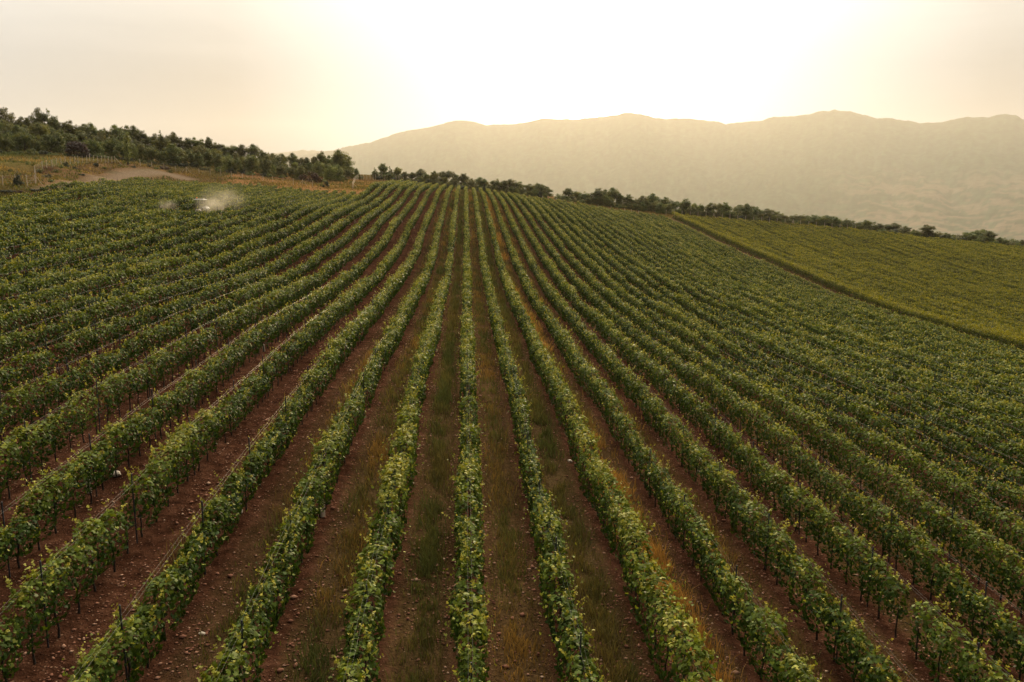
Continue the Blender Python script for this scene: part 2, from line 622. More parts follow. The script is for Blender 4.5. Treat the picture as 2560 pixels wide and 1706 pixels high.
    b.L.new(p.outputs[0], o.inputs[0])
    return m


M_GROUND = ground_material()

# ------------------------------------------------------------------ vineyard plan
KMIN, KMAX = -31, 28
ROW_END = {}
for k in range(KMIN, KMAX + 1):
    if k >= -10:
        ROW_END[k] = 289 + 2.0 * vnoise(k * 1.7, 3.1) - (3 if k == -10 else 0)
    else:
        ROW_END[k] = float(np.interp(-k, [11, 17, 23, 29, 31], [201, 211, 222, 216, 204])) + 2 * vnoise(k * 1.3, 9.2)
B2_X0, B2_N, B2_END = 77.6, 58, 299.0


def track_pts():
    return [hit(*q) for q in [(150, 480), (185, 470), (215, 460), (262, 447), (310, 440), (360, 433), (400, 431), (430, 438), (460, 447)]]


TRACK = np.array([q[:2] for q in track_pts() if q is not None])


def dist_poly(x, y, P):
    best = np.full(np.shape(x), 1e9)
    for a, c in zip(P[:-1], P[1:]):
        ab = c - a
        t = np.clip(((x - a[0]) * ab[0] + (y - a[1]) * ab[1]) / (ab @ ab), 0, 1)
        best = np.minimum(best, np.hypot(x - a[0] - t * ab[0], y - a[1] - t * ab[1]))
    return best


# ------------------------------------------------------------------ ground sheet
def grow(a, b, step, far, ratio=1.16):
    out = []
    s = step
    x = b
    while x < far:
        s = min(s * ratio, 420)
        x += s
        out.append(min(x, far))
    return out


xs = np.r_[[-q for q in grow(0, 200, 2, 15800)][::-1], np.arange(-200, 260.1, 2.0), grow(0, 260, 2, 15800)]
ys = np.r_[[-q for q in grow(0, 40, 3, 1200)][::-1], np.arange(-40, 60, 2.5), np.arange(60, 345.1, 2.0), grow(0, 345, 2, 17300)]
GX, GY = np.meshgrid(xs, ys)
GZ = hz(GX, GY)
nx, ny = len(xs), len(ys)
ii = np.arange(ny - 1)[:, None] * nx + np.arange(nx - 1)[None]
GF = np.stack([ii, ii + 1, ii + nx + 1, ii + nx], -1).reshape(-1, 4)
zone = np.zeros((nx * ny, 3))
fx, fy = GX.ravel(), GY.ravel()
kk = np.clip(np.round(fx / S), KMIN, KMAX).astype(int)
end = np.array([ROW_END[k] for k in range(KMIN, KMAX + 1)])[kk - KMIN]
inv = (fx > np.maximum(KMIN * S, -67 - np.maximum(fy - 118, 0) * .15) - 2) & (fx < KMAX * S + 1.6) & (fy < end + 2.5) & (fy > -60)
inv |= (fx > B2_X0 - 1.2) & (fx < 232) & (fy < B2_END + 2) & (fy > 20)
zone[:, 0] = inv
td = dist_poly(fx, fy, TRACK)
zone[:, 1] = np.clip(1.4 - td / 3.4, 0, 1) * (~inv) * .85
zone[:, 1] = np.maximum(zone[:, 1], .22 * ((np.abs(fx - 74.3) < 2.2) & (fy < 300) & (fy > 20)))
base = np.empty((nx * ny, 3))
m1 = fbm(fx / 17, fy / 17, 31, 4)[:, None]
m2 = fbm(fx / 40, fy / 60, 77, 3)[:, None]
base[:] = np.array([.105, .082, .032])
base += np.clip(m1 * 1.5, -1, 1) * np.array([.05, .02, .012])
base += np.clip(m2 * 1.6, -1, 1) * np.array([.02, .04, .012])
clear = ((fx < -25) & (fx > -75) & (fy > 203) & (fy < 300))[:, None]
base = np.where(clear, np.array([.24, .125, .058]) * (1 + .5 * m1), base)
crest = ((fx >= -25) & (fx < 62) & (fy > 288) & (fy < 345))[:, None]
base = np.where(crest, np.array([.19, .105, .05]) * (1 + .6 * m1), base)
tyi = np.interp(fx, TRACK[:, 0], TRACK[:, 1])
bankd = (td > 3) & (td < 11) & (fy > 150) & (fx < -70) & (~inv)
base = np.where(bankd[:, None], np.array([.135, .080, .042]) * (1 + .8 * fbm(fx / 3, fy / 9, 5, 3)[:, None]), base)
lip = (td > 9.5) & (td < 12.5) & (fy > tyi) & (fx > -112) & (fx < -70) & (fy > 150) & (~inv)
base = np.where(lip[:, None], np.array([.055, .032, .020]), base)
val = sstep(-60, -150, fz := GZ.ravel())[:, None]
cell = vnoise(np.floor(fx / 520 + .3 * np.floor(fy / 420)) * 7.7, np.floor(fy / 420) * 5.1, 4)[:, None]
field = np.where(cell > .22, np.array([.30, .19, .09]), np.where(cell > .02, np.array([.075, .095, .035]), np.array([.045, .065, .025])))
base = base * (1 - val) + field * val
g_me = mesh_np('ground', np.c_[fx, fy, fz], GF, M_GROUND, {'base': np.clip(base, 0.01, 1), 'zone': zone}, smooth=True)
prop(link('ground', g_me), 'rolling hillside ground of red-brown stony soil and dry meadow', kind='structure')

# ------------------------------------------------------------------ mountains
SKY_P = np.array([(300, 470), (520, 440), (640, 408), (853, 371), (891, 360), (924, 356), (967, 341), (1012, 326), (1040, 323), (1088, 314), (1120, 305), (1142, 300),
                  (1185, 304), (1212, 312), (1260, 311), (1310, 306), (1352, 297), (1420, 298), (1480, 295), (1530, 288), (1575, 281),
                  (1605, 284), (1635, 293), (1665, 297), (1697, 295), (1760, 300), (1795, 303), (1815, 310), (1840, 306), (1900, 301), (1935, 292),
                  (2000, 288), (2022, 286), (2050, 278), (2088, 274), (2115, 277), (2140, 281), (2160, 287), (2190, 295), (2240, 296),
                  (2295, 306), (2330, 306), (2380, 300), (2415, 291), (2470, 292), (2515, 284), (2540, 288), (2560, 297), (2700, 310), (2900, 320), (3300, 330)], float)
M_MOUNT = None


def mountain(name, prof, r0, rin, rout, azn, nr, seed, mat, spur=1.0):
    az_p, el_p = [], []
    for x, y in prof:
        d = ray(x, y)
        az_p.append(math.atan2(d[0], d[1]))
        el_p.append(d[2] / math.hypot(d[0], d[1]))
    az = np.linspace(az_p[0], az_p[-1], azn)
    crest = CAMZ + np.interp(az, az_p, el_p) * r0
    crest = crest + 7 * fbm(az * 170, az * 0 + seed, seed, 4, .6) * r0 / 6000
    crest = np.maximum(crest, VALLEY + 8)
    t = np.r_[np.linspace(0, 1, int(nr * .7)), 1 + np.linspace(0, 1, nr - int(nr * .7) + 1)[1:]]
    R = np.where(t <= 1, rin + (r0 - rin) * t, r0 + (rout - r0) * (t - 1))
    A, T = np.meshgrid(az, t)
    RR = np.broadcast_to(R[:, None], A.shape)
    H = crest[None] - VALLEY
    up = np.minimum(T, 1)
    shape = np.where(T <= 1, .30 * up + .70 * up ** 1.6, 1 - .9 * (T - 1))
    X, Y = RR * np.sin(A), RR * np.cos(A)
    win = np.clip(4 * up * (1 - up), 0, 1) * (T <= 1)
    rid = np.abs(fbm(A * 16 + .35 * up, up * 1.3, seed + 5, 4, .5))
    Z = VALLEY - 6 + H * shape - spur * win * 170 * (rid - .18) * (H / 1400) + win * 24 * fbm(A * 120, up * 24, seed + 8, 3)
    Z = np.minimum(Z, CAMZ + (crest[None] - CAMZ) / r0 * RR - (1 - up) * 12 - np.where(T > 1, (T - 1) * 600, 0))
    Z = np.maximum(Z, VALLEY - 6)
    n1, n2 = A.shape
    q = np.arange(n1 - 1)[:, None] * n2 + np.arange(n2 - 1)[None]
    F = np.stack([q, q + 1, q + n2 + 1, q + n2], -1).reshape(-1, 4)
    # tan clearings on the lower slopes to the right, forest elsewhere
    px = 1280 + FPX * np.tan(A - YAW)
    pat = fbm(A * 45, up * 60 + A * 42, seed + 21, 4, .6)
    zonec = sstep(1950, 2250, px) * sstep(.62, .40, up) * sstep(-.02, .06, up) * .9 + .25 * sstep(.3, .1, up)
    tan = sstep(.10, .28, pat + .22 * (zonec - .35)) * zonec
    green = np.array([.030, .046, .022])[None, None] * (1 + .9 * fbm(A * 300, up * 60, seed + 3, 3)[..., None])
    colr = green * (1 - tan[..., None]) + np.array([.11, .085, .052]) * tan[..., None]
    me = mesh_np(name, np.c_[X.ravel(), Y.ravel(), Z.ravel()], F, mat, {'base': np.clip(colr.reshape(-1, 3), .005, 1)}, smooth=True)
    return link(name, me)


def mount_mat():
    m, b = new_mat('mountain_forest')
    at = b.n('ShaderNodeAttribute', attribute_name='base')
    geo = b.n('ShaderNodeNewGeometry')
    nz = b.noise(geo.outputs['Position'], 0.012, 6, .65)
    c = b.mix(1.0, at.outputs['Color'], b.ramp(nz, [(.35, (.7, .7, .7)), (.65, (1.3, 1.3, 1.3))]), 'MULTIPLY')
    p = b.n('ShaderNodeBsdfPrincipled')
    b.inp(p.inputs['Base Color'], c)
    p.inputs['Roughness'].default_value = 1.0
    p.inputs['Specular IOR Level'].default_value = 0.0
    o = b.n('ShaderNodeOutputMaterial')
    b.L.new(p.outputs[0], o.inputs[0])
    return m


M_MOUNT = mount_mat()
prop(mountain('mountain_range', SKY_P, 13200, 6200, 15400, 640, 96, 40, M_MOUNT), 'long forested mountain ridge across the valley under the sun', kind='structure')
FAR_P = np.array([(380, 430), (560, 398), (660, 386), (717, 380), (755, 374), (790, 376), (834, 377), (900, 384), (1100, 400)], float)
prop(mountain('far_hills', FAR_P, 15700, 14400, 16000, 140, 24, 60, M_MOUNT, .3), 'faint far ridge beyond the left foot of the mountain', kind='structure')

# ------------------------------------------------------------------ vine foliage
LEAF7 = np.array([(0, -.10, 0), (-.42, -.34, -.05), (-.55, .12, -.10), (-.26, .36, .02), (0, .62, -.08), (.26, .36, .02), (.55, .12, -.10), (.42, -.34, -.05)])
LEAF7_F = np.array([(0, 2, 1), (0, 3, 2), (0, 4, 3), (0, 5, 4), (0, 6, 5), (0, 7, 6)])
LEAF4 = np.array([(0, -.42, 0), (.46, .02, -.09), (0, .56, 0), (-.46, .02, -.09)])
LEAF4_F = np.array([(0, 1, 2), (0, 2, 3)])


def orient(nrm, r):
    """tangent frames for normals, tip direction mostly downhill with a random turn"""
    n = nrm / np.linalg.norm(nrm, axis=1, keepdims=True)
    ref = np.c_[r.normal(size=len(n)) * .7, r.normal(size=len(n)) * .7, -np.ones(len(n))]
    b = ref - (ref * n).sum(1, keepdims=True) * n
    b /= np.linalg.norm(b, axis=1, keepdims=True) + 1e-9
    t = np.cross(b, n)
    return t, b, n


def leaves(pos, nrm, size, tmpl, tf, r):
    t, b, n = orient(nrm, r)
    P = pos[:, None] + size[:, None, None] * (tmpl[None, :, 0, None] * t[:, None] + tmpl[None, :, 1, None] * b[:, None] + tmpl[None, :, 2, None] * n[:, None])
    k = len(tmpl)
    F = (np.arange(len(pos))[:, None, None] * k + tf[None]).reshape(-1, 3)
    return P.reshape(-1, 3), F


def hashf(i, s):
    n = (np.asarray(i, np.int64) * 73856093 ^ (s * 19349663)) & 0x7fffffff
    n = ((n ^ (n >> 13)) * 1274126177) & 0x7fffffff
    return ((n ^ (n >> 16)) & 0xffff) / 65535.0


def row_leaves(X, y0, y1, seed, dens=430.0, smax=2.1, wid=1.0, top=TOP, r=None, gap=0.02, size0=0.125, yb=0.52):
    r = np.random.default_rng(seed)
    edges = np.arange(y0, y1, 3.0)
    Yl, Sl = [], []
    for a in edges:
        bnd = min(a + 3.0, y1)
        d = math.hypot(math.hypot(X, (a + bnd) / 2), 9)
        sc = min(max(d / 34.0, 1.0) ** 0.70, smax)
        n = int((bnd - a) * dens / sc ** 1.5)
        Yl.append(r.uniform(a, bnd, n))
        Sl.append(np.full(n, sc))
    Y = np.concatenate(Yl)
    sc = np.concatenate(Sl)
    vi = np.floor(Y / 1.05).astype(int)
    h1, h2, h3, h4 = (hashf(vi, seed + q) for q in (1, 2, 3, 4))
    low = vnoise(Y / 14.0, Y * 0 + seed * 3.3, seed)          # slow change of vigour along the row
    keep = h4 > gap
    fr = np.abs(Y / 1.05 - vi - .5) * 2                         # 0 at the vine, 1 between two
    far = sstep(35, 120, np.hypot(X, Y))
    w = wid * (1 + .08 * far) * (.275 + .15 * h1 + .12 * low) * (1.06 - .22 * fr ** 2)
    zt = top - .20 + .46 * (h2 - .5) + .60 * low - .14 * fr ** 2
    zb = yb + .22 * (h3 - .5) + .08 * fr
    tx, ty = TRACTOR_AT[:2]         # the vines next to the tractor are trimmed low
    zt = zt - .55 * np.exp(-((Y - ty + 1.5) / 4.5) ** 2) * (1.0 if abs(X - tx) < 4.5 else 0.0)
    off = .14 * (hashf(vi, seed + 9) - .5) + .22 * vnoise(Y / 5.0, Y * 0 + 7.7 + seed, seed + 3)
    n = len(Y)
    kind = r.random(n)
    th = r.uniform(-.35 * math.pi, 1.35 * math.pi, n)
    rad = np.where(r.random(n) < .78, r.uniform(.82, 1.12, n), r.uniform(.25, .85, n))
    ct, st = np.cos(th), np.sin(th)
    px = w * np.sign(ct) * np.abs(ct) ** .75 * rad
    pz = (zt + zb) / 2 + (zt - zb) / 2 * np.sign(st) * np.abs(st) ** .8 * rad
    nrm = np.c_[ct * 1.0, r.normal(size=n) * .45, st * .95 + .08] + r.normal(size=(n, 3)) * .30
    age_tone = np.clip((pz - 1.10) / .85, 0, 1) ** 1.6 * (.42 + .30 * hashf(vi, seed + 21)) + r.random(n) ** 4 * .22  # leaf age, plus lit tops and shaded sides painted in by height
    size = size0 * sc * r.uniform(.50, 1.25, n)
    # shoots that stand up out of the crest, and canes that lean into the aisle
    s1 = kind < .21
    ci = np.floor(Y * 6.5).astype(int)              # every shoot carries a chain of leaves, smaller and younger to the tip
    t = r.random(n)
    ln = (.16 + .50 * hashf(ci, seed + 31) ** 1.6) * np.where(far > .6, .8, 1.0)
    cx = (hashf(ci, seed + 32) - .5) * 1.9
    lx = cx * .55 + (hashf(ci, seed + 33) - .5) * .5
    ly = (hashf(ci, seed + 34) - .5) * .9
    px = np.where(s1, w * cx * .85 + lx * t * ln + r.normal(size=n) * .022, px)
    Y = np.where(s1, (ci + .2 + .6 * hashf(ci, seed + 35)) / 6.5 + ly * t * ln + r.normal(size=n) * .022, Y)
    pz = np.where(s1, zt - .10 - .12 * np.abs(cx) + (t + .1) * ln * (1 - .35 * np.abs(lx)), pz)
    s2 = (kind > .955)
    side = np.where(r.random(n) < .5, -1, 1)
    px = np.where(s2, side * (w + r.uniform(0.0, .42, n) * r.random(n)), px)
    pz = np.where(s2, zt - r.uniform(.0, .55, n), pz)
    age_tone = np.where(s1, .30 + .62 * t + .08 * r.random(n), age_tone)
    age_tone = np.where(s2, .36 + .34 * r.random(n), age_tone)
    size = np.where(s1, size * (1.0 - .55 * t), np.where(s2, size * .68, size))
    pos = np.c_[X + off + px, Y, pz]
    q = keep & (pz < top + .62)
    pos, nrm, size, age_tone, sc = pos[q], nrm[q], size[q], age_tone[q], sc[q]
    pos[:, 2] += hz(pos[:, 0] * 0 + X, pos[:, 1])
    tint = np.c_[r.random(len(pos)), age_tone, sc * 0]
    return pos, nrm, size, tint, r


def foliage_mesh(name, X, y0, y1, seed, mat, origin, near=34.0, **kw):
    pos, nrm, size, tint, r = row_leaves(X, y0, y1, seed, **kw)
    d = np.sqrt(X ** 2 + pos[:, 1] ** 2 + 64)
    nr = d < near
    pos = pos - np.array(origin)[None]
    V1, F1 = leaves(pos[nr], nrm[nr], size[nr], LEAF7, LEAF7_F, r)
    V2, F2 = leaves(pos[~nr], nrm[~nr], size[~nr], LEAF4, LEAF4_F, r)
    T = np.r_[np.repeat(tint[nr], len(LEAF7_F), 0), np.repeat(tint[~nr], len(LEAF4_F), 0)]
    return mesh_np(name, np.r_[V1, V2], np.r_[F1, F2 + len(V1)], mat, {'tint': T})


def wire_mesh(X, y0, y1, h, origin, rad=0.0012):
    b = MB()
    yy = np.r_[np.arange(y0, y1, 5.0), y1]
    zz = hz(np.full(len(yy), X), yy) + h
    b.tube([(X - origin[0], y - origin[1], z - origin[2]) for y, z in zip(yy, zz)], rad, 4)
    return b.mesh('wire', M_WIRE)


_tb = MB()
_tb.tube([(0, 0, -.08), (.02, .01, .22), (-.015, .02, .48), (.01, 0, .72), (.03, -.02, .92)], [.034, .025, .021, .023, .015], 6)
TRUNKS = [_tb.mesh('vine_trunk', M_VINEWOOD)]
_tb = MB()
_tb.tube([(0, 0, -.08), (-.03, .02, .25), (.01, .03, .5), (.03, .02, .7), (0, .05, .9)], [.034, .026, .024, .027, .016], 6)
_tb.tube([(.03, .02, .7), (.05, .2, .82), (.02, .4, .86)], [.018, .013, .009], 5)
TRUNKS.append(_tb.mesh('vine_trunk', M_VINEWOOD))
_pb = MB()
_pb.box((0, 0, .93), (.036, .030, 2.26), 0, .005)
_pb.box((0, 0, 1.96), (.05, .012, .03), 0, .003)
POST = _pb.mesh('trellis_post', M_STEEL)


def find_tractor():
    best = None
    for m in range(-29, -9):
        X = (m + .5) * S
        Y = at_X(500, 500, X)[1]
        z = hz1(X, Y)
        e = abs(project((X, Y, z + 2.75))[1] - 500)
        if best is None or e < best[0]:
            best = (e, X, Y, z)
    return best[1:]


TRACTOR_AT = find_tractor()


def vine_row(k):
    X = k * S
    y0 = max(6.5, abs(X) / (1.05 if X > 0 else 0.80) - 4)
    if X < -67:
        y0 = max(y0, 118 + (-X - 67) / .15)
    y1 = ROW_END[k]
    o = (X, y0, hz1(X, y0))
    if k == 0:
        lab = 'vine row running straight up the centre of the vineyard'
    elif k < 0:
        lab = 'green vine row, %s to the left of the straight centre row' % ordinal(-k)
    else:
        lab = 'green vine row, %s to the right of the straight centre row' % ordinal(k)
    root = empty('vine_row', o, lab, 'vine row', 'vine rows of the main vineyard')
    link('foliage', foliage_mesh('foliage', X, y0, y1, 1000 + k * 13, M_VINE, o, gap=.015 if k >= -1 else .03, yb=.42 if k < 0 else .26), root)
    dmax = 75
    ye = min(y1, dmax)
    if y0 < ye:
        for dx in (-.05, .05):
            link('wire', wire_mesh(X + dx, y0, ye, 1.90, o), root)
    pe = min(y1, 120 if k > -3 else 215)
    py = y0 + 1.0 + 4.5 * hashf(k + 50, 3)
    n = 0
    while py < pe and n < 60:
        link('post', POST, root, (0, py - o[1], hz1(X, py) - o[2]), (random.uniform(-.03, .03), random.uniform(-.03, .03), 0), (1, 1, .98 if k > -3 else 1.06))
        py += 5.25
        n += 1
    te = min(y1, 58 if k < 0 else 46)
    ty = y0 + .5
    n = 0
    while ty < te and n < 60 and (k != 0):
        link('trunk', TRUNKS[n % 2], root, (random.uniform(-.05, .05), ty - o[1], hz1(X, ty) - o[2]), (0, 0, random.uniform(0, 6.28)), (1, 1, random.uniform(.9, 1.1)))
        ty += 1.05
        n += 1


for k in range(KMIN, KMAX + 1):
    vine_row(k)

for i in range(B2_N):
    X = B2_X0 + i * S
    y0 = max(60.0, X / 0.98 - 14)
    o = (X, y0, hz1(X, y0))
    if i == 0:
        lab = 'front row of the bright block, dark-sided hedge along the dirt track'
    elif i == B2_N - 1:
        lab = 'bright vine row at the far right end of the block beyond the track'
    else:
        lab = 'bright yellow-green vine row, %s beyond the front hedge of the right block' % ordinal(i)
    root = empty('vine_row', o, lab, 'vine row', 'bright vine rows beyond the dirt track')
    link('foliage', foliage_mesh('foliage', X, y0, B2_END, 5000 + i * 7, M_VINE2, o, wid=1.55, dens=430, smax=2.1, gap=.01, yb=.12 if i == 0 else .35, top=2.5 if i == 0 else TOP), root)  # front row taller and lower-hung, enlarging its painted shaded side

# ------------------------------------------------------------------ grass, stones and flowers of the aisles
def scatter_grass():
    r = np.random.default_rng(99)
    P, Hh, G, Wd = [], [], [], []
    # aisle between row k and k+1: (density, half width, age low, age high, height, centre shift)
    spec = {-6: (.10, .35, .1, .6, .22, 0), -5: (.18, .4, .1, .6, .22, .1), -4: (.25, .4, .2, .7, .22, .25), -3: (.40, .42, .05, .7, .24, .15), -2: (.75, .50, .0, .75, .26, .0),
            -1: (1.0, .46, .0, .35, .30, -.05), 0: (.8, .55, .05, .75, .24, .05), 1: (1.0, .50, .0, .40, .30, .0),
            2: (1.35, .62, .30, 1.0, .34, -.12), 3: (.65, .55, .1, .8, .25, 0), 4: (.5, .5, .1, .7, .22, 0), 5: (.45, .5, .1, .7, .22, 0),
            6: (.4, .5, .1, .7, .22, 0), 7: (.3, .5, .1, .7, .22, 0), 8: (.3, .5, .1, .7, .22, 0), -7: (.15, .5, .1, .7, .22, 0)}
    for k, (dn, hw, a0, a1, hh, sh) in spec.items():
        xc = (k + .5) * S + sh
        for y0 in np.arange(8, 284, 3.0):
            d = math.hypot(xc, y0)
            sc = max(1.0, d / 22) ** .75
            n = int(3 * 330 * dn / sc ** 1.8)
            x = xc + np.clip(r.normal(size=n) * hw * .55, -1.0, 1.0)
            y = r.uniform(y0, y0 + 3, n)
            pat = fbm(x * 1.7, y * 1.1, 50 + k, 3) + .10
            keep = r.random(n) < np.clip(.60 + 2.1 * pat, .05, 1)
            n = keep.sum()
            P.append(np.c_[x[keep], y[keep]])
            Hh.append(hh * r.uniform(.40, 1.30, n) * (1 + .25 * (sc - 1)) * np.clip(.8 + 1.2 * pat[keep], .5, 1.7))
            age_tone = a0 + (a1 - a0) * np.clip(.5 + 1.4 * fbm(x[keep] * .35, y[keep] * .22, 90 + k, 3) + .22 * r.normal(size=n), 0, 1)
            if k == 2:                   # rusty dry weeds in the lane right of centre
                age_tone = np.clip(age_tone + .55 * np.exp(-((y[keep] - 20) / 7) ** 2), 0, 1)
            G.append(age_tone)
            Wd.append(np.full(n, .011 * sc))
    P = np.concatenate(P)
    Hh, G, Wd = map(np.concatenate, (Hh, G, Wd))
    return P, Hh, G, Wd, r


def blades(P, Hh, G, Wd, r, name, mat, label):
    n = len(P)
    z = hz(P[:, 0], P[:, 1])
    a = r.uniform(0, 2 * np.pi, n)
    lean = r.uniform(.05, .75, n) * Hh
    la = r.uniform(0, 2 * np.pi, n)
    dx, dy = np.cos(a) * Wd, np.sin(a) * Wd
    b1 = np.c_[P[:, 0] - dx, P[:, 1] - dy, z - .02]
    b2 = np.c_[P[:, 0] + dx, P[:, 1] + dy, z - .02]
    mx, my = P[:, 0] + np.cos(la) * lean * .35, P[:, 1] + np.sin(la) * lean * .35
    m1 = np.c_[mx - dx * .8, my - dy * .8, z + Hh * .6]
    m2 = np.c_[mx + dx * .8, my + dy * .8, z + Hh * .6]
    t = np.c_[P[:, 0] + np.cos(la) * lean, P[:, 1] + np.sin(la) * lean, z + Hh]
    V = np.stack([b1, b2, m2, m1, t], 1).reshape(-1, 3)
    F = (np.arange(n)[:, None, None] * 5 + np.array([(0, 1, 2), (0, 2, 3), (3, 2, 4)])[None]).reshape(-1, 3)
    T = np.repeat(np.c_[r.random(n), G, G * 0], 3, 0)
    o = link(name, mesh_np(name, V, F, mat, {'tint': T}))
    return prop(o, label, None, None, 'stuff')


gP, gH, gG, gW, gr = scatter_grass()
prop(blades(gP, gH, gG, gW, gr, 'grass', M_GRASS, 'dark green and dry brown grass strips between the vine rows'), None, 'grass')

# meadow grass on the slope at the left and behind the row ends
r = np.random.default_rng(5)
mp_ = np.c_[r.uniform(-190, -20, 150000), r.uniform(95, 300, 150000)]
_kk = np.clip(np.round(mp_[:, 0] / S), KMIN, KMAX).astype(int)
_en = np.array([ROW_END[k] for k in range(KMIN, KMAX + 1)])[_kk - KMIN]
okm = ~((mp_[:, 0] > np.maximum(KMIN * S, -67 - np.maximum(mp_[:, 1] - 118, 0) * .15) - 1.5) & (mp_[:, 1] < _en + 2)) & (dist_poly(mp_[:, 0], mp_[:, 1], TRACK) > 4.5)
okm &= (mp_[:, 0] / mp_[:, 1] > -.72) & (r.random(len(mp_)) < np.clip(.5 + 1.5 * fbm(mp_[:, 0] / 6, mp_[:, 1] / 6, 61, 3), .08, 1))
mp_ = mp_[okm]
ag = np.clip(.45 + 1.1 * fbm(mp_[:, 0] / 14, mp_[:, 1] / 18, 62, 3) + .15 * r.normal(size=len(mp_)), 0, 1)
prop(blades(mp_, r.uniform(.2, .65, len(mp_)), ag, r.uniform(.06, .14, len(mp_)), r, 'meadow_grass', M_MEADOW,
            'dry ochre meadow grass on the slope below the wood'), None, 'grass')
cr_ = np.c_[r.uniform(-24, 160, 26000), r.uniform(292, 312, 26000)]
cr_ = cr_[(cr_[:, 0] < 72) | (cr_[:, 1] > 301)]
prop(blades(cr_, r.uniform(.2, .6, len(cr_)), np.clip(.75 + .2 * r.normal(size=len(cr_)), 0, 1), r.uniform(.06, .10, len(cr_)), r, 'crest_grass', M_MEADOW,
            'orange-brown dry grass on the crest between row ends and trees'), None, 'grass')


def scatter_stones():
    r = np.random.default_rng(12)
    n = 130000
    y = 8 + 68 * r.random(n) ** 1.35
    k = r.integers(-13, 12, n)
    u = np.where(r.random(n) < .6, np.where(r.random(n) < .5, r.normal(.28, .10, n), r.normal(.72, .10, n)), r.uniform(.05, .95, n))
    x = (k + u) * S
    q = (np.abs(x) < y * .8 + 4) & (r.random(n) < np.clip(.5 + fbm(x * .5, y * .3, 71, 3), .1, 1))
    x, y = x[q], y[q]
    n = len(x)
    s = .018 + .042 * r.random(n) ** 2.2 + (r.random(n) < .04) * r.uniform(.01, .06, n)
    oct_ = np.array([(1, 0, 0), (0, 1, 0), (-1, 0, 0), (0, -1, 0), (.1, .1, .75), (-.1, 0, -.6)])
    of = np.array([(0, 1, 4), (1, 2, 4), (2, 3, 4), (3, 0, 4), (1, 0, 5), (2, 1, 5), (3, 2, 5), (0, 3, 5)])
    a = r.uniform(0, 6.28, n)
    jit = 1 + .45 * (r.random((n, 6, 1)) - .5)
    L = oct_[None] * jit * (s[:, None, None] * np.array([1.25, .9, .8])[None, None])
    X = L[..., 0] * np.cos(a)[:, None] - L[..., 1] * np.sin(a)[:, None] + x[:, None]
    Y = L[..., 0] * np.sin(a)[:, None] + L[..., 1] * np.cos(a)[:, None] + y[:, None]
    Z = L[..., 2] + hz(x, y)[:, None] + (s * .25)[:, None]
    V = np.stack([X, Y, Z], -1).reshape(-1, 3)
    F = (np.arange(n)[:, None, None] * 6 + of[None]).reshape(-1, 3)
    shade = np.clip(.25 + .5 * r.random(n) ** 1.6 + (r.random(n) < .05) * .5, 0, 1)
    T = np.repeat(np.c_[shade, shade, shade], 8, 0)
    return V, F, T


def stone_mat():
    m, b = new_mat('soil_stones')
    at = b.n('ShaderNodeAttribute', attribute_name='tint')
    sp = b.n('ShaderNodeSeparateColor')
    b.inp(sp.inputs[0], at.outputs['Color'])
    c = b.ramp(sp.outputs[0], [(0, (.13, .052, .032)), (.5, (.29, .135, .088)), (1, (.55, .37, .26))])
    p = b.n('ShaderNodeBsdfPrincipled')
    b.inp(p.inputs['Base Color'], c)
    p.inputs['Roughness'].default_value = .95
    p.inputs['Specular IOR Level'].default_value = .05
    o = b.n('ShaderNodeOutputMaterial')
    b.L.new(p.outputs[0], o.inputs[0])
    return m


sV, sF, sT = scatter_stones()
prop(link('gravel', mesh_np('gravel', sV, sF, stone_mat(), {'tint': sT})), 'small reddish stones strewn over the soil of the aisles', 'stones', None, 'stuff')


def flowers():
    m, b = new_mat('wildflower_petals')
    at = b.n('ShaderNodeAttribute', attribute_name='tint')
    p = b.n('ShaderNodeBsdfPrincipled')
    b.inp(p.inputs['Base Color'], at.outputs['Color'])
    p.inputs['Roughness'].default_value = .7
    o = b.n('ShaderNodeOutputMaterial')
    b.L.new(p.outputs[0], o.inputs[0])
    r = np.random.default_rng(31)
    pts, colr = [], []
    for (px, py, n, sp_, c) in [(975, 1020, 8, .35, (.45, .02, .01)), (890, 1160, 20, .5, (.42, .22, .02)), (1320, 980, 60, .8, (.45, .20, .02)), (1520, 1095, 45, .9, (.42, .17, .02)),
                                (1535, 1010, 35, .9, (.40, .18, .02)), (1096, 665, 30, 1.2, (.45, .24, .03)), (1188, 560, 24, 1.6, (.42, .20, .03)), (1500, 1040, 30, 1.2, (.38, .12, .02)),
                                (200, 690, 10, .4, (.4, .2, .02)), (1660, 1350, 60, .7, (.20, .045, .015)), (1650, 1400, 90, .8, (.17, .038, .014)), (1700, 1440, 60, .8, (.17, .045, .015))]:
        h = hit(px, py, 6)
        if h is None:
            continue
        for _ in range(n):
            x, y = h[0] + r.normal() * sp_ * .5, h[1] + r.normal() * sp_ * 1.6
            pts.append((x, y, hz1(x, y) + r.uniform(.10, .42)))
            colr.append(np.array(c) * r.uniform(.6, 1.3))
    pts, colr = np.array(pts), np.array(colr)
    d = np.hypot(pts[:, 0], pts[:, 1])
    nrm = np.c_[r.normal(size=(len(pts), 2)) * .5, np.ones(len(pts))]
    V, F = leaves(pts, nrm, .035 * np.maximum(1, d / 30) ** .6, LEAF4, LEAF4_F, r)
    T = np.repeat(colr, len(LEAF4_F), 0)
    return link('wildflowers', mesh_np('wildflowers', V, F, m, {'tint': T}))


prop(flowers(), 'orange, yellow and red wildflowers scattered in the grassy aisles', 'flowers', None, 'stuff')

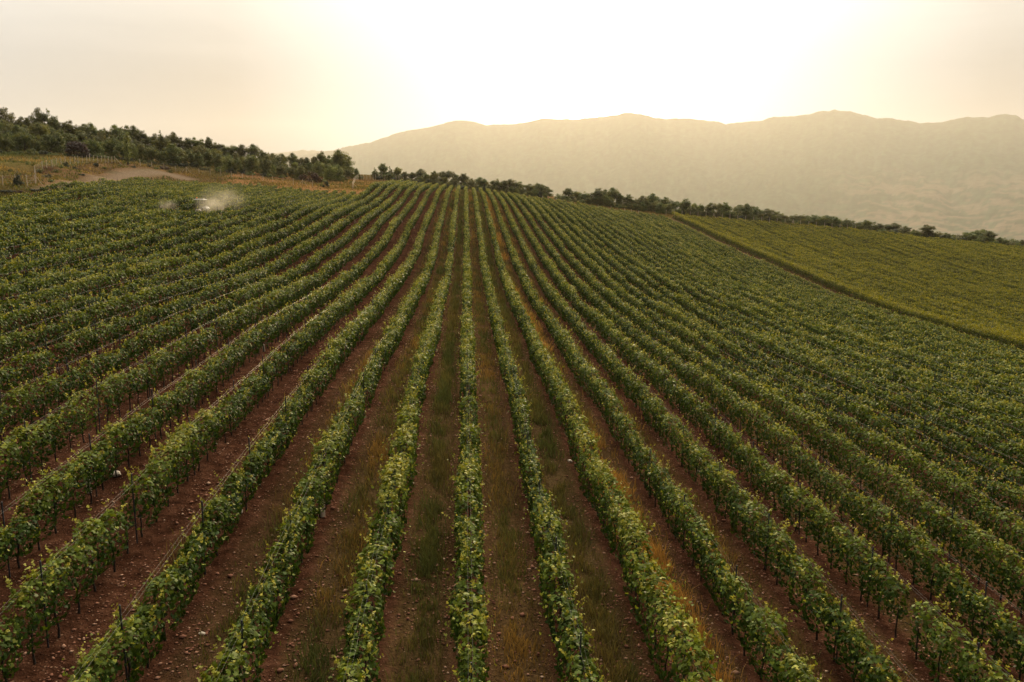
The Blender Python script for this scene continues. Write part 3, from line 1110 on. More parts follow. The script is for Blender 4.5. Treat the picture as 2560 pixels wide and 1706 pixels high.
# ------------------------------------------------------------------ trees
def crown_leaves(centres, rads, per, size, r, squash=.85):
    pos, nrm, cl = [], [], []
    for i, (c, q) in enumerate(zip(centres, rads)):
        n = int(per * (q / np.mean(rads)) ** 2)
        d = r.normal(size=(n, 3))
        d /= np.linalg.norm(d, axis=1, keepdims=True)
        rr = q * np.where(r.random(n) < .8, r.uniform(.75, 1.15, n), r.uniform(.2, .8, n))
        p = np.array(c)[None] + d * rr[:, None] * np.array([1, 1, squash])
        pos.append(p)
        nrm.append(d + np.array([0, 0, .35]) + r.normal(size=(n, 3)) * .45)
        cl.append(np.full(n, r.random()))
    pos, nrm, cl = np.concatenate(pos), np.concatenate(nrm), np.concatenate(cl)
    keep = pos[:, 2] > .015
    return pos[keep], nrm[keep], cl[keep]


def tree_variant(seed, kind, mat):
    r = np.random.default_rng(seed)
    cs, qs = [], []
    if kind == 'broad':
        n = r.integers(38, 52)
        asp = r.uniform(.30, .40)
        for _ in range(n):
            u = r.normal(size=3)
            u /= np.linalg.norm(u)
            f = r.uniform(.35, .82)
            z = .60 + u[2] * .34 * f
            cs.append((u[0] * asp * f, u[1] * asp * f, z))
            qs.append(r.uniform(.055, .115))
        for _ in range(12):
            cs.append((r.normal() * asp * .34, r.normal() * asp * .34, r.uniform(.22, .78)))
            qs.append(r.uniform(.12, .17))
        for _ in range(18):
            a = r.uniform(0, 6.28)
            cs.append((math.cos(a) * asp * r.uniform(.4, .9), math.sin(a) * asp * r.uniform(.4, .9), r.uniform(.06, .34)))
            qs.append(r.uniform(.08, .13))
        for _ in range(5):
            cs.append((r.normal() * .06, r.normal() * .06, r.uniform(.84, .94)))
            qs.append(r.uniform(.06, .09))
        per, sz, th = 88, .032, .70
    elif kind == 'spread':
        n = r.integers(40, 54)
        for _ in range(n):
            a = r.uniform(0, 6.28)
            f = r.random() ** .5
            cs.append((math.cos(a) * .46 * f, math.sin(a) * .46 * f, .70 - .22 * f + r.uniform(-.16, .16)))
            qs.append(r.uniform(.06, .125))
        for _ in range(12):
            cs.append((r.normal() * .16, r.normal() * .16, r.uniform(.22, .70)))
            qs.append(r.uniform(.12, .17))
        for _ in range(18):
            a = r.uniform(0, 6.28)
            cs.append((math.cos(a) * .42, math.sin(a) * .42, r.uniform(.07, .38)))
            qs.append(r.uniform(.09, .13))
        per, sz, th = 92, .036, .62
    elif kind == 'cone':
        for z in np.linspace(.12, .95, 15):
            m = max(1, int(7 * (1.05 - z)))
            for j in range(m):
                a = r.uniform(0, 6.28)
                f = .28 * (1.06 - z) * r.uniform(.5, 1.05)
                cs.append((math.cos(a) * f, math.sin(a) * f, z + r.uniform(-.03, .03)))
                qs.append(.035 + .085 * (1 - z))
        per, sz, th = 60, .040, .9
    elif kind == 'column':
        for z in np.linspace(.08, .95, 16):
            for j in range(2):
                cs.append((r.normal() * .035, r.normal() * .035, z))
                qs.append((.055 + .045 * math.sin(math.pi * min(1, z * 1.05))) * r.uniform(.8, 1.15))
        per, sz, th = 55, .034, .9
    else:                                    # bush
        n = r.integers(14, 20)
        for _ in range(n):
            a = r.uniform(0, 6.28)
            f = r.random() ** .5
            cs.append((math.cos(a) * .55 * f, math.sin(a) * .55 * f, r.uniform(.15, .80) * (1 - .35 * f)))
            qs.append(r.uniform(.14, .24))
        per, sz, th = 85, .075, .5
    pos, nrm, cl = crown_leaves(cs, qs, per, sz, r)
    size = sz * r.uniform(.6, 1.3, len(pos))
    V, F = leaves(pos, nrm, size, LEAF4, LEAF4_F, r)
    T = np.repeat(np.c_[r.random(len(pos)), np.clip(.75 * cl + .35 * (r.random(len(pos)) - .3), 0, 1), cl], 2, 0)
    crown = mesh_np('tree_crown', V, F, mat, {'tint': T})
    b = MB()
    if kind == 'bush':
        for _ in range(5):
            a = r.uniform(0, 6.28)
            b.tube([(0, 0, -.03), (math.cos(a) * .12, math.sin(a) * .12, .22), (math.cos(a) * .28, math.sin(a) * .28, .5)], [.028, .02, .008], 5)
    else:
        lean = r.normal(size=2) * .02
        b.tube([(0, 0, -.03), (lean[0], lean[1], .18), (lean[0] * 2.2, lean[1] * 1.5, .42), (lean[0] * 2.5, lean[1] * 2.5, th)], [.032, .024, .017, .006], 7)
        idx = r.permutation(len(cs))[:9]
        for i in idx:
            c = np.array(cs[i])
            z0 = max(.12, c[2] - .22)
            st = np.array([lean[0] * 1.8, lean[1] * 1.5, z0])
            b.tube([st, st * .5 + c * .5 + (0, 0, -.02), c], [.012, .008, .003], 5)
    trunk = b.mesh('tree_trunk', M_BARK)
    return trunk, crown


VAR = {
    'broad': [tree_variant(300 + i, 'broad', M_TREE) for i in range(6)],
    'spread': [tree_variant(340 + i, 'spread', M_TREE) for i in range(4)],
    'olive': [tree_variant(380 + i, 'broad', M_OLIVE) for i in range(3)],
    'cone': [tree_variant(400 + i, 'cone', M_TREE) for i in range(3)],
    'column': [tree_variant(430, 'column', M_OLIVE)],
    'bush': [tree_variant(450 + i, 'bush', M_TREE) for i in range(3)],
    'darkbush': [tree_variant(470 + i, 'bush', M_DARKBUSH) for i in range(2)],
    'purple': [tree_variant(480, 'spread', M_PURPLE)],
    'brush': [tree_variant(490, 'bush', M_BRUSH)],
    'darkcone': [tree_variant(495, 'cone', M_DARKBUSH)],
}
WREF = {'broad': .80, 'spread': 1.10, 'olive': .80, 'cone': .62, 'column': .26, 'bush': 1.4, 'darkbush': 1.4, 'purple': 1.10, 'brush': 1.4, 'darkcone': .62}


def plant(name, kind, x, y, h, w, label, cat, group, sink=.05):
    z = hz1(x, y)
    root = empty(name, (x, y, z - sink), label, cat, group, random.uniform(0, 6.28))
    tr, cr = random.choice(VAR[kind])
    sx = w / WREF[kind]
    link('stem' if 'bush' in name or name == 'brush_heap' else 'trunk', tr, root, (0, 0, 0), (0, 0, 0), (min(sx, h) * .9, min(sx, h) * .9, h))
    link('crown', cr, root, (0, 0, 0), (0, 0, 0), (sx, sx, h))
    return root


SKYL = np.array([(0, 266), (16, 266), (38, 294), (45, 289), (63, 296), (84, 267), (101, 264), (109, 281), (117, 266), (133, 289), (150, 304), (169, 298), (185, 305), (207, 309),
                 (223, 304), (245, 315), (264, 312), (275, 322), (288, 309), (313, 311), (332, 312), (343, 324), (354, 324), (367, 341), (386, 332), (400, 324), (430, 327),
                 (443, 341), (462, 342), (479, 341), (500, 345), (522, 341), (541, 354), (558, 362), (582, 361), (604, 360), (616, 363), (633, 359), (643, 370), (660, 367),
                 (684, 382), (703, 382), (733, 381), (752, 386), (763, 392), (785, 389), (803, 375), (817, 386), (842, 371), (861, 378), (872, 396), (894, 393), (915, 390), (929, 402)], float)


def sky_at(x):
    return float(np.interp(x, SKYL[:, 0], SKYL[:, 1]))


def dfront(x):
    return float(np.interp(x, [0, 200, 320, 462, 640, 818, 926], [226, 237, 247, 258, 263, 268, 312]))


LOOK = {'broad': 'dark rounded tree', 'spread': 'dark wide-crowned tree', 'olive': 'olive-green tree', 'cone': 'pointed dark tree'}
# skyline trees of the hillside wood
back = [(-22, 268, 52), (8, 266, 46), (34, 294, 26), (52, 289, 30), (70, 292, 28), (92, 265, 34), (117, 266, 18), (134, 287, 30), (152, 304, 30), (170, 298, 32), (190, 305, 30), (209, 308, 30),
        (225, 304, 30), (246, 314, 30), (265, 312, 24), (288, 309, 32), (312, 311, 32), (333, 312, 26), (353, 324, 28), (371, 340, 26), (386, 332, 24), (400, 323, 20),
        (418, 331, 26), (432, 327, 26), (448, 341, 26), (466, 342, 26), (482, 341, 24), (501, 345, 28), (521, 341, 28), (541, 354, 26), (560, 361, 28), (582, 361, 28), (603, 360, 30),
        (632, 359, 34), (660, 367, 32), (684, 381, 28), (704, 382, 28), (731, 381, 24), (750, 386, 28), (767, 392, 24), (785, 389, 26), (803, 375, 24), (819, 386, 24), (845, 371, 38), (866, 385, 30)]
_bi = 0
for (px, py, wpx) in back:
    D = dfront(px) + (62 if px < 640 else float(np.interp(px, [640, 866], [50, 24])))
    for _ in range(14):
        p = at_depth(px, py, D)
        h = p[2] - hz1(p[0], p[1])
        if h < 5.0:
            D -= 5
        elif h > 12.5:
            D += 4
        else:
            break
    h = max(h, 3.5)
    kind = 'cone' if wpx <= 20 else random.choice(['broad', 'broad', 'broad', 'olive', 'spread'])
    _bi += 1
    plant('tree', kind, p[0], p[1], h, max(wpx * 1.42 * D / FPX, .48 * h), LOOK[kind] + ', %s from the left along the skyline of the hillside wood' % ordinal(_bi), 'tree', 'trees of the hillside wood')
# middle ranks
_mi = 0
for px in np.arange(-14, 880, 14.5):
    px = px + random.uniform(-6, 6)
    D = dfront(px) + random.uniform(16, 34)
    p = at_depth(px, 400, D)
    gz = hz1(p[0], p[1])
    top_lim = sky_at(px) + random.uniform(12, 30)
    hmax = at_depth(px, top_lim, D)[2] - gz
    h = min(random.uniform(6.5, 9.0), hmax)
    if h < 3.2:
        continue
    kind = random.choice(['broad', 'broad', 'spread', 'olive', 'cone'])
    _mi += 1
    plant('tree', kind, p[0], p[1], h, random.uniform(.75, 1.0) * h, LOOK[kind] + ', %s from the left in the middle ranks of the hillside wood' % ordinal(_mi), 'tree', 'trees of the hillside wood')
# front rank along the meadow edge
_fi = 0
for px in np.arange(-8, 905, 23.0):
    px = px + random.uniform(-6, 6)
    if 176 < px < 216 or 770 < px < 812:
        continue
    D = dfront(px) + random.uniform(-1, 9)
    p = at_depth(px, 400, D)
    gz = hz1(p[0], p[1])
    hmax = at_depth(px, sky_at(px) + 26, D)[2] - gz
    h = min(random.uniform(5.0, 7.5), hmax)
    if h < 2.6:
        continue
    kind = random.choice(['broad', 'spread', 'spread', 'olive'])
    _fi += 1
    plant('tree', kind, p[0], p[1], h, random.uniform(.75, 1.0) * h, LOOK[kind] + ', %s from the left in the front rank of the hillside wood' % ordinal(_fi), 'tree', 'trees of the hillside wood')
# undergrowth along the edge
_ui = 0
for px in np.arange(4, 900, 27.0):
    px = px + random.uniform(-9, 9)
    D = dfront(px) - random.uniform(1, 4)
    p = at_depth(px, 400, D)
    _ui += 1
    kind = random.choice(['bush', 'bush', 'darkbush'])
    plant('bush', kind, p[0], p[1], random.uniform(1.2, 2.5), random.uniform(2.5, 4.2),
          ('low dark bush' if kind == 'darkbush' else 'low green bush') + ', %s from the left at the foot of the hillside wood' % ordinal(_ui), 'bush', 'bushes at the foot of the wood')


def plant_at(name, kind, px, pyb, pyt, wpx, label, cat, group=None, t0=60):
    h0 = hit(px, pyb, t0)
    if h0 is None:
        h0 = at_Y(px, pyb, 292)
    D = (h0 - CAM) @ _fw
    return plant(name, kind, h0[0], h0[1], (pyb - pyt) * D / FPX, wpx * D / FPX, label, cat, group)


plant_at('purple_tree', 'purple', 196, 394, 346, 58, 'dark purple-brown tree at the edge of the wood above the pale fence', 'tree')
plant_at('slim_tree', 'column', 320, 413, 331, 19, 'slim upright yellow-green tree standing alone above the cut bank', 'tree')
plant_at('conifer', 'darkcone', 46, 466, 428, 26, 'small dark conifer with a rusty base between the lower fence posts', 'tree')
plant_at('bush', 'darkbush', 166, 418, 401, 17, 'small dark round bush in front of the upper pale fence', 'bush', 'bushes of the meadow')
plant_at('bush', 'darkbush', 240, 417, 400, 15, 'small upright dark bush on the rim of the cut bank', 'bush', 'bushes of the meadow')
plant_at('bush', 'darkbush', 119, 445, 434, 26, 'low flat dark bush below the corner of the fence', 'bush', 'bushes of the meadow')
plant_at('bush', 'bush', 101, 433, 417, 18, 'green bush growing against the rising fence', 'bush', 'bushes of the meadow')
plant_at('bush', 'bush', 152, 420, 410, 14, 'small green bush right of the rising fence', 'bush', 'bushes of the meadow')
plant_at('bush', 'darkbush', 373, 418, 409, 14, 'small grey-green bush between two posts behind the track', 'bush', 'bushes of the meadow')
plant_at('brush_heap', 'brush', 778, 456, 424, 60, 'reddish-brown leafless thicket at the foot of the wood', 'thicket')
plant_at('brush_heap', 'brush', 412, 424, 411, 26, 'small rusty brown thicket behind the fence posts', 'thicket')
plant_at('bush', 'darkbush', 816, 470, 449, 20, 'dark upright bush at the end of the short left rows', 'bush', 'bushes of the clearing')
plant_at('bush', 'bush', 802, 468, 453, 16, 'loose green bush at the end of the short left rows', 'bush', 'bushes of the clearing')
plant_at('bush', 'olive', 858, 455, 445, 9, 'small yellow bush in the orange clearing', 'bush', 'bushes of the clearing')
for i, (x, yb, yt, w, kd) in enumerate([(70, 412, 404, 14, 'bush'), (28, 430, 419, 20, 'bush'), (140, 432, 423, 16, 'bush'), (188, 424, 415, 14, 'darkbush'), (128, 456, 446, 18, 'bush'), (160, 450, 441, 16, 'bush'),
                                        (205, 440, 432, 15, 'darkbush'), (262, 423, 415, 12, 'bush'), (300, 416, 409, 12, 'bush'), (335, 420, 412, 13, 'darkbush'), (390, 424, 416, 13, 'bush'), (425, 432, 423, 14, 'bush'), (30, 402, 394, 16, 'bush'), (90, 398, 390, 16, 'bush')]):
    plant_at('bush', kd, x, yb, yt, w, 'small meadow shrub, %s of those scattered round the fences and bank' % ordinal(i + 1), 'bush', 'bushes of the meadow')
for (x, yb, w, lab) in [(20, 482, 40, 'dark brown bramble mound at the far left vineyard edge'), (50, 484, 34, 'low brown bramble mound next to the far left one'),
                        (85, 480, 26, 'brown bramble mound under the fence corner'), (108, 477, 20, 'bramble mound at the end of the brambly bank')]:
    plant_at('bramble_bush', 'darkbush' if w != 34 else 'brush', x, yb, yb - 12, w, lab, 'bush', 'brambles at the left vineyard edge')

# trees and shrubs of the hedge line along the crest (centre to right)
hedge = [(937, 419, 16, 'cone'), (957, 407, 24, 'broad'), (975, 415, 16, 'cone'), (993, 417, 20, 'olive'), (1012, 428, 20, 'broad'), (1031, 430, 22, 'broad'), (1051, 420, 24, 'broad'), (1069, 427, 24, 'spread'),
         (1084, 426, 22, 'olive'), (1113, 417, 38, 'spread'), (1141, 436, 20, 'broad'), (1159, 432, 26, 'broad'), (1178, 445, 22, 'olive'), (1199, 442, 24, 'broad'), (1212, 446, 18, 'broad'),
         (1242, 442, 38, 'spread'), (1270, 439, 36, 'spread'), (1297, 452, 28, 'broad'), (1322, 458, 26, 'broad'), (1345, 453, 36, 'spread'), (1366, 465, 26, 'broad'),
         (1400, 480, 24, 'bush'), (1420, 469, 28, 'broad'), (1440, 477, 26, 'olive'), (1462, 475, 30, 'spread'), (1495, 468, 34, 'broad'), (1513, 472, 24, 'broad'), (1532, 468, 32, 'broad'), (1550, 482, 20, 'broad'),
         (1571, 484, 24, 'broad'), (1590, 492, 22, 'spread'), (1606, 487, 26, 'broad'), (1632, 482, 32, 'broad'), (1665, 491, 30, 'broad'), (1690, 496, 28, 'spread'), (1713, 495, 30, 'broad'), (1737, 507, 20, 'olive'),
         (1751, 505, 24, 'spread'), (1778, 505, 28, 'broad'), (1800, 507, 22, 'olive'), (1815, 504, 24, 'broad'), (1848, 510, 34, 'broad'), (1868, 508, 32, 'broad'), (1890, 515, 30, 'broad'), (1920, 520, 32, 'broad'), (1944, 528, 30, 'olive'),
         (1962, 538, 24, 'olive'), (1991, 533, 34, 'spread'), (2010, 533, 32, 'spread'), (2037, 536, 32, 'broad'), (2070, 531, 40, 'spread'), (2089, 542, 26, 'broad'), (2116, 543, 30, 'spread'), (2143, 551, 26, 'bush'),
         (2168, 545, 36, 'spread'), (2199, 558, 22, 'broad'), (2218, 560, 24, 'broad'), (2237, 557, 28, 'broad'), (2264, 564, 22, 'broad'), (2291, 572, 28, 'bush'), (2319, 560, 30, 'broad'),
         (2345, 575, 28, 'bush'), (2369, 579, 30, 'bush'), (2395, 583, 28, 'bush'), (2426, 575, 32, 'spread'), (2455, 569, 40, 'spread'), (2474, 577, 30, 'broad'), (2500, 590, 34, 'bush'), (2538, 592, 32, 'bush'), (2566, 598, 30, 'bush')]
LOOK['bush'] = 'low dark shrub'
LOOK['darkbush'] = 'low dark shrub'
for i, (px, pt, wpx, kind) in enumerate(hedge):
    Y = (318 if px > 1000 else 322) + random.uniform(-5, 6)
    p = at_Y(px, pt, Y)
    h = max(p[2] - hz1(p[0], p[1]), 1.8)
    D = (p - CAM) @ _fw
    nm = 'bush' if kind == 'bush' else 'tree'
    plant(nm, kind, p[0], p[1], h, max(wpx * 1.50 * D / FPX, .6 * h), LOOK[kind] + ', %s from the left along the crest hedge line' % ordinal(i + 1), nm, 'trees of the hedge line along the crest')
# lower trees and undergrowth that close the hedge line
HX = np.array([q[0] for q in hedge], float)
HT = np.array([q[1] for q in hedge], float)
_hi = 0
for px in np.arange(938, 2600, 11.5):
    if 1374 < px < 1390 or 928 < px < 936:
        continue
    x0 = px + random.uniform(-4, 4)
    Y = 312 + random.uniform(-3, 3)
    p = at_Y(x0, float(np.interp(x0, HX, HT)), Y)
    hh = max(2.0 if px < 2100 else 3.0, (p[2] - hz1(p[0], p[1])) * random.uniform(.40, .68))
    _hi += 1
    if random.random() < .55:
        kind = random.choice(['broad', 'broad', 'olive', 'spread'])
        plant('tree', kind, p[0], p[1], hh, max(hh * .95, 2.6), LOOK[kind].replace('tree', 'low tree') + ', %s plant from the left in the hedge-line undergrowth' % ordinal(_hi), 'tree', 'trees of the hedge line along the crest')
    else:
        kind = random.choice(['bush', 'darkbush', 'bush'])
        plant('bush', kind, p[0], p[1], hh * .8, random.uniform(3.2, 4.6), 'low dark shrub, %s plant from the left in the hedge-line undergrowth' % ordinal(_hi), 'bush', 'shrubs at the foot of the hedge line')
for (x, yt, w, kind, lab) in [(1043, 447, 22, 'darkbush', 'round dark shrub behind the row ends left of centre'), (1071, 444, 22, 'darkbush', 'dense dark shrub behind the row ends, taller than its neighbours'),
                              (1119, 449, 30, 'darkbush', 'broad dark shrub behind the row ends, below the tallest hedge tree'), (1124, 443, 26, 'bush', 'leafy shrub closing the gap behind the row ends left of the centre row'), (1154, 456, 34, 'darkbush', 'dark round shrub right behind the end of the centre row'),
                              (1211, 460, 12, 'darkcone', 'small dark conifer beside the orange earth patch'), (1194, 468, 9, 'darkcone', 'tiny dark conifer in front of the orange earth patch')]:
    p = at_Y(x, yt, 301)
    D = (p - CAM) @ _fw
    h = max(1.6, p[2] - hz1(p[0], p[1]))
    plant('shrub', kind, p[0], p[1], h, w * D / FPX, lab, 'shrub', 'shrubs behind the row ends')

# ------------------------------------------------------------------ fences
_b = MB()
_b.tube([(0, 0, -.15), (.01, 0, .8), (0, .01, 1.72)], [.085, .080, .072], 7)
FPOST = _b.mesh('fence_post', M_FENCEPOST)
_b = MB()
_b.tube([(0, 0, -.1), (0, 0, 1.0)], [.050, .045], 6)
BRACE = _b.mesh('fence_brace', M_FENCEPOST)


def fence(name, pts, label, braces=(), wires=(.4, .8, 1.2, 1.55), hs=1.0, group='fences of the vineyard'):
    pts = [np.array((q[0], q[1], hz1(q[0], q[1]))) for q in pts]
    o = pts[0]
    root = empty(name, o, label, 'fence', group)
    for q in pts:
        link('post', FPOST, root, q - o, (random.uniform(-.04, .04), random.uniform(-.05, .05), random.uniform(0, 6)), (1, 1, hs * random.uniform(.94, 1.06)))
    for i, (sx, sy) in braces:
        q = pts[i]
        foot = np.array((q[0] + sx, q[1] + sy, 0))
        foot[2] = hz1(foot[0], foot[1])
        topp = q + (0, 0, 1.5 * hs)
        d = topp - foot
        L = np.linalg.norm(d)
        link('brace', BRACE, root, foot - o, (0, math.acos(d[2] / L), math.atan2(d[1], d[0])), (1, 1, L))
    if wires:
        for h in wires:
            b = MB()
            b.tube([q - o + (0, 0, h * hs) for q in pts], .008, 4)
            link('wire', b.mesh('wire', M_FENCEWIRE), root)
    return root


def hits(L):
    return [h for h in (hit(*q) for q in L) if h is not None]


f1 = hits([(90, 462), (88, 437), (107, 424), (117, 422), (131, 421), (142, 415), (153, 413), (163, 411), (176, 412), (187, 410), (196, 409), (206, 408), (217, 407), (225, 406), (235, 406), (245, 408),
           (254, 408), (263, 408), (271, 408), (280, 408), (288, 409)])
fence('post_fence', f1, 'pale wooden post fence rising over the meadow above the cut bank', [(0, (.9, .6)), (0, (-1.6, 2.6)), (len(f1) - 1, (1.9, -.4)), (9, (.8, .3))], hs=1.12)
fence('post_fence', hits([(-22, 467), (7, 465), (38, 464), (68, 464), (89, 463)]), 'pale post fence at the far left, above the brambles', hs=1.05)
f3 = hits([(351, 415), (380, 420), (410, 425), (439, 430), (466, 432), (498, 435), (526, 438), (552, 440), (579, 444), (606, 448), (632, 451), (658, 455), (682, 457), (708, 460), (734, 463), (757, 465), (782, 468)])
fence('post_fence', f3, 'pale post fence between the left rows and the wood', [(4, (1.3, .2)), (4, (-1.3, -.2)), (15, (1.2, .2)), (15, (-1.2, -.2))], hs=1.08)
f4 = hits([(882, 473), (884, 466), (886, 460), (888, 455), (896, 449), (903, 449), (909, 449), (917, 449), (925, 449), (933, 450), (939, 450), (947, 450), (955, 450), (962, 451), (969, 451), (977, 452), (990, 453), (997, 454), (1009, 455)])
fence('post_fence', f4, 'pale post fence turning a corner round the orange clearing', [(0, (1.3, 1.0)), (0, (-.2, 2.2)), (17, (.9, .3))], hs=1.15)
f5 = [(x, 303.5 + .3 * math.sin(x)) for x in np.arange(76, 152, 3.1)]
fence('post_fence', f5, 'pale post fence along the far edge of the bright block', [(6, (1.2, .2)), (6, (-1.2, -.2)), (16, (1.2, .2)), (16, (-1.2, -.2))], hs=1.45)
_endposts = [(k * S, ROW_END[k] + 1.4) for k in range(-9, 28)]
for k in range(-9, 26):
    x, y = k * S, ROW_END[k] + 1.0
    if hashf(k + 100, 5) < .45:
        root = empty('end_post', (x, y, hz1(x, y)), 'pale post at the far end of the %s' % ('centre row' if k == 0 else '%s row %s of the centre row' % (ordinal(abs(k)), 'left' if k < 0 else 'right')), 'post', 'end posts of the rows')
        link('post', FPOST, root, (0, 0, 0), (0, 0, 0), (1.2, 1.2, 1.25))
        link('brace', BRACE, root, (0, 1.2, -.05), (0, math.radians(38), math.radians(-90)), (1, 1, 1.9))

# ------------------------------------------------------------------ vine guards and pale stones
_b = MB()
_b.box((0, 0, .24), (.16, .16, .52), 0, .025, 0.3, .78)
_b.tube([(0, 0, .48), (.02, 0, .66)], [.014, .010], 5)
GUARD = _b.mesh('vine_guard', M_GUARD)
guards = [(223, 1238, 'pale vine guard sleeve in the left foreground, nearest the bottom left corner'), (601, 1290, 'pale vine guard sleeve beside the third row left of centre'),
          (806, 1300, 'pale vine guard under the second row left of centre'), (482, 1022, 'pale vine guard under the fifth row left of centre'),
          (660, 880, 'pale vine guard between the fourth and fifth rows left of centre'), (955, 620, 'pale vine guard halfway up the fifth aisle left of centre'),
          (887, 558, 'pale vine guard in the upper left rows, right one of a close pair'), (875, 564, 'pale vine guard in the upper left rows, left one of a close pair'),
          (829, 568, 'pale vine guard in the upper left rows, left of the close pair'), (1035, 572, 'whitish vine guard in the open aisle, third left of centre'),
          (990, 577, 'pale vine guard at the foot of the fourth row left of centre, upper half'), (1005, 556, 'pale vine guard just above another by the fourth left row'),
          (988, 536, 'pale vine guard high up between the fifth and sixth left rows'), (673, 483, 'pale vine guard among the short left rows below the wood')]
for px, py, lab in guards:
    h = hit(px, py, 8)
    k = round(h[0] / S)
    x = k * S + np.sign(h[0] - k * S) * min(abs(h[0] - k * S), .5)
    o = link('vine_guard', GUARD, None, (x, h[1], hz1(x, h[1])), (random.uniform(-.1, .1), random.uniform(-.1, .1), random.uniform(0, 3)), (1, 1, random.uniform(.9, 1.15)))
    prop(o, lab, 'vine guard', 'pale vine guards')


def boulder(px, py, s, lab):
    h = hit(px, py, 8)
    bm_v, bm_f = [], []
    r = np.random.default_rng(int(px * 3 + py))
    n1, n2 = 6, 9
    for i in range(n1 + 1):
        for j in range(n2):
            th, ph = math.pi * i / n1, 2 * math.pi * j / n2
            q = np.array([math.sin(th) * math.cos(ph) * 1.25, math.sin(th) * math.sin(ph) * .85, math.cos(th) * .55])
            bm_v.append(q * s * (1 + .28 * (r.random() - .5) * math.sin(th)))
    for i in range(n1):
        for j in range(n2):
            bm_f.append((i * n2 + j, i * n2 + (j + 1) % n2, (i + 1) * n2 + (j + 1) % n2, (i + 1) * n2 + j))
    b = MB()
    b.add(bm_v, bm_f)
    o = link('stone', b.mesh('stone', M_BOULDER), None, (h[0], h[1], hz1(h[0], h[1]) + s * .3), (0.1, .15, r.random() * 3))
    prop(o, lab, 'stone', 'pale loose stones')


boulder(290, 1194, .20, 'large pale stone beside the fifth row left of centre')
boulder(998, 844, .17, 'whitish stone lying in the aisle left of the second row, mid field')
boulder(1425, 1155, .12, 'pale flat stone in the grassy aisle right of centre')
boulder(507, 1605, .07, 'small pale stone in the aisle at the bottom left')

# ------------------------------------------------------------------ tractor and its dust
M_TBODY = simple_mat('tractor_paint', (.34, .28, .20), .45, .5, 0, 3, .15)
M_TROOF = simple_mat('tractor_roof', (.60, .58, .54), .5, .5, 0, 3, .1)
M_TDARK = simple_mat('tractor_frame', (.030, .032, .035), .55, .4, 0, 6, .3)
M_TYRE = simple_mat('tyre_rubber', (.020, .020, .020), .9, .2, 0, 6, .3)
M_RIM = simple_mat('wheel_rim', (.42, .36, .20), .5, .4, 0, 6, .2)
M_AMBER = simple_mat('amber_lens', (.85, .22, .02), .3, .5, 0, 6, .1)
M_SEAT = simple_mat('seat_vinyl', (.035, .033, .03), .6, .3, 0, 6, .2)
M_LENS = simple_mat('lamp_lens', (.75, .75, .70), .2, .6, 0, 6, .1)


def wheel(root, x, y, rad, w):
    n = 20
    b = MB()
    prof = [(.60, -.5), (.88, -.5), (1.0, -.32), (1.0, .32), (.88, .5), (.60, .5)]
    vs, fs = [], []
    for j in range(n):
        a = 2 * math.pi * j / n
        for q, t in prof:
            qq = q * (1.035 if (q == 1.0 and j % 2) else 1.0)
            vs.append((t * w, math.cos(a) * qq * rad, math.sin(a) * qq * rad))
    m = len(prof)
    for j in range(n):
        for i in range(m):
            fs.append((j * m + i, j * m + (i + 1) % m, ((j + 1) % n) * m + (i + 1) % m, ((j + 1) % n) * m + i))
    b.add(vs, fs)
    wh = link('wheel', b.mesh('tyre', M_TYRE), root, (x, y, rad))
    b = MB()
    b.tube([(-.22 * w, 0, 0), (-.18 * w, 0, 0), (.18 * w, 0, 0), (.22 * w, 0, 0)], [rad * .40, rad * .60, rad * .60, rad * .40], 16)
    link('rim', b.mesh('rim', M_RIM), wh)


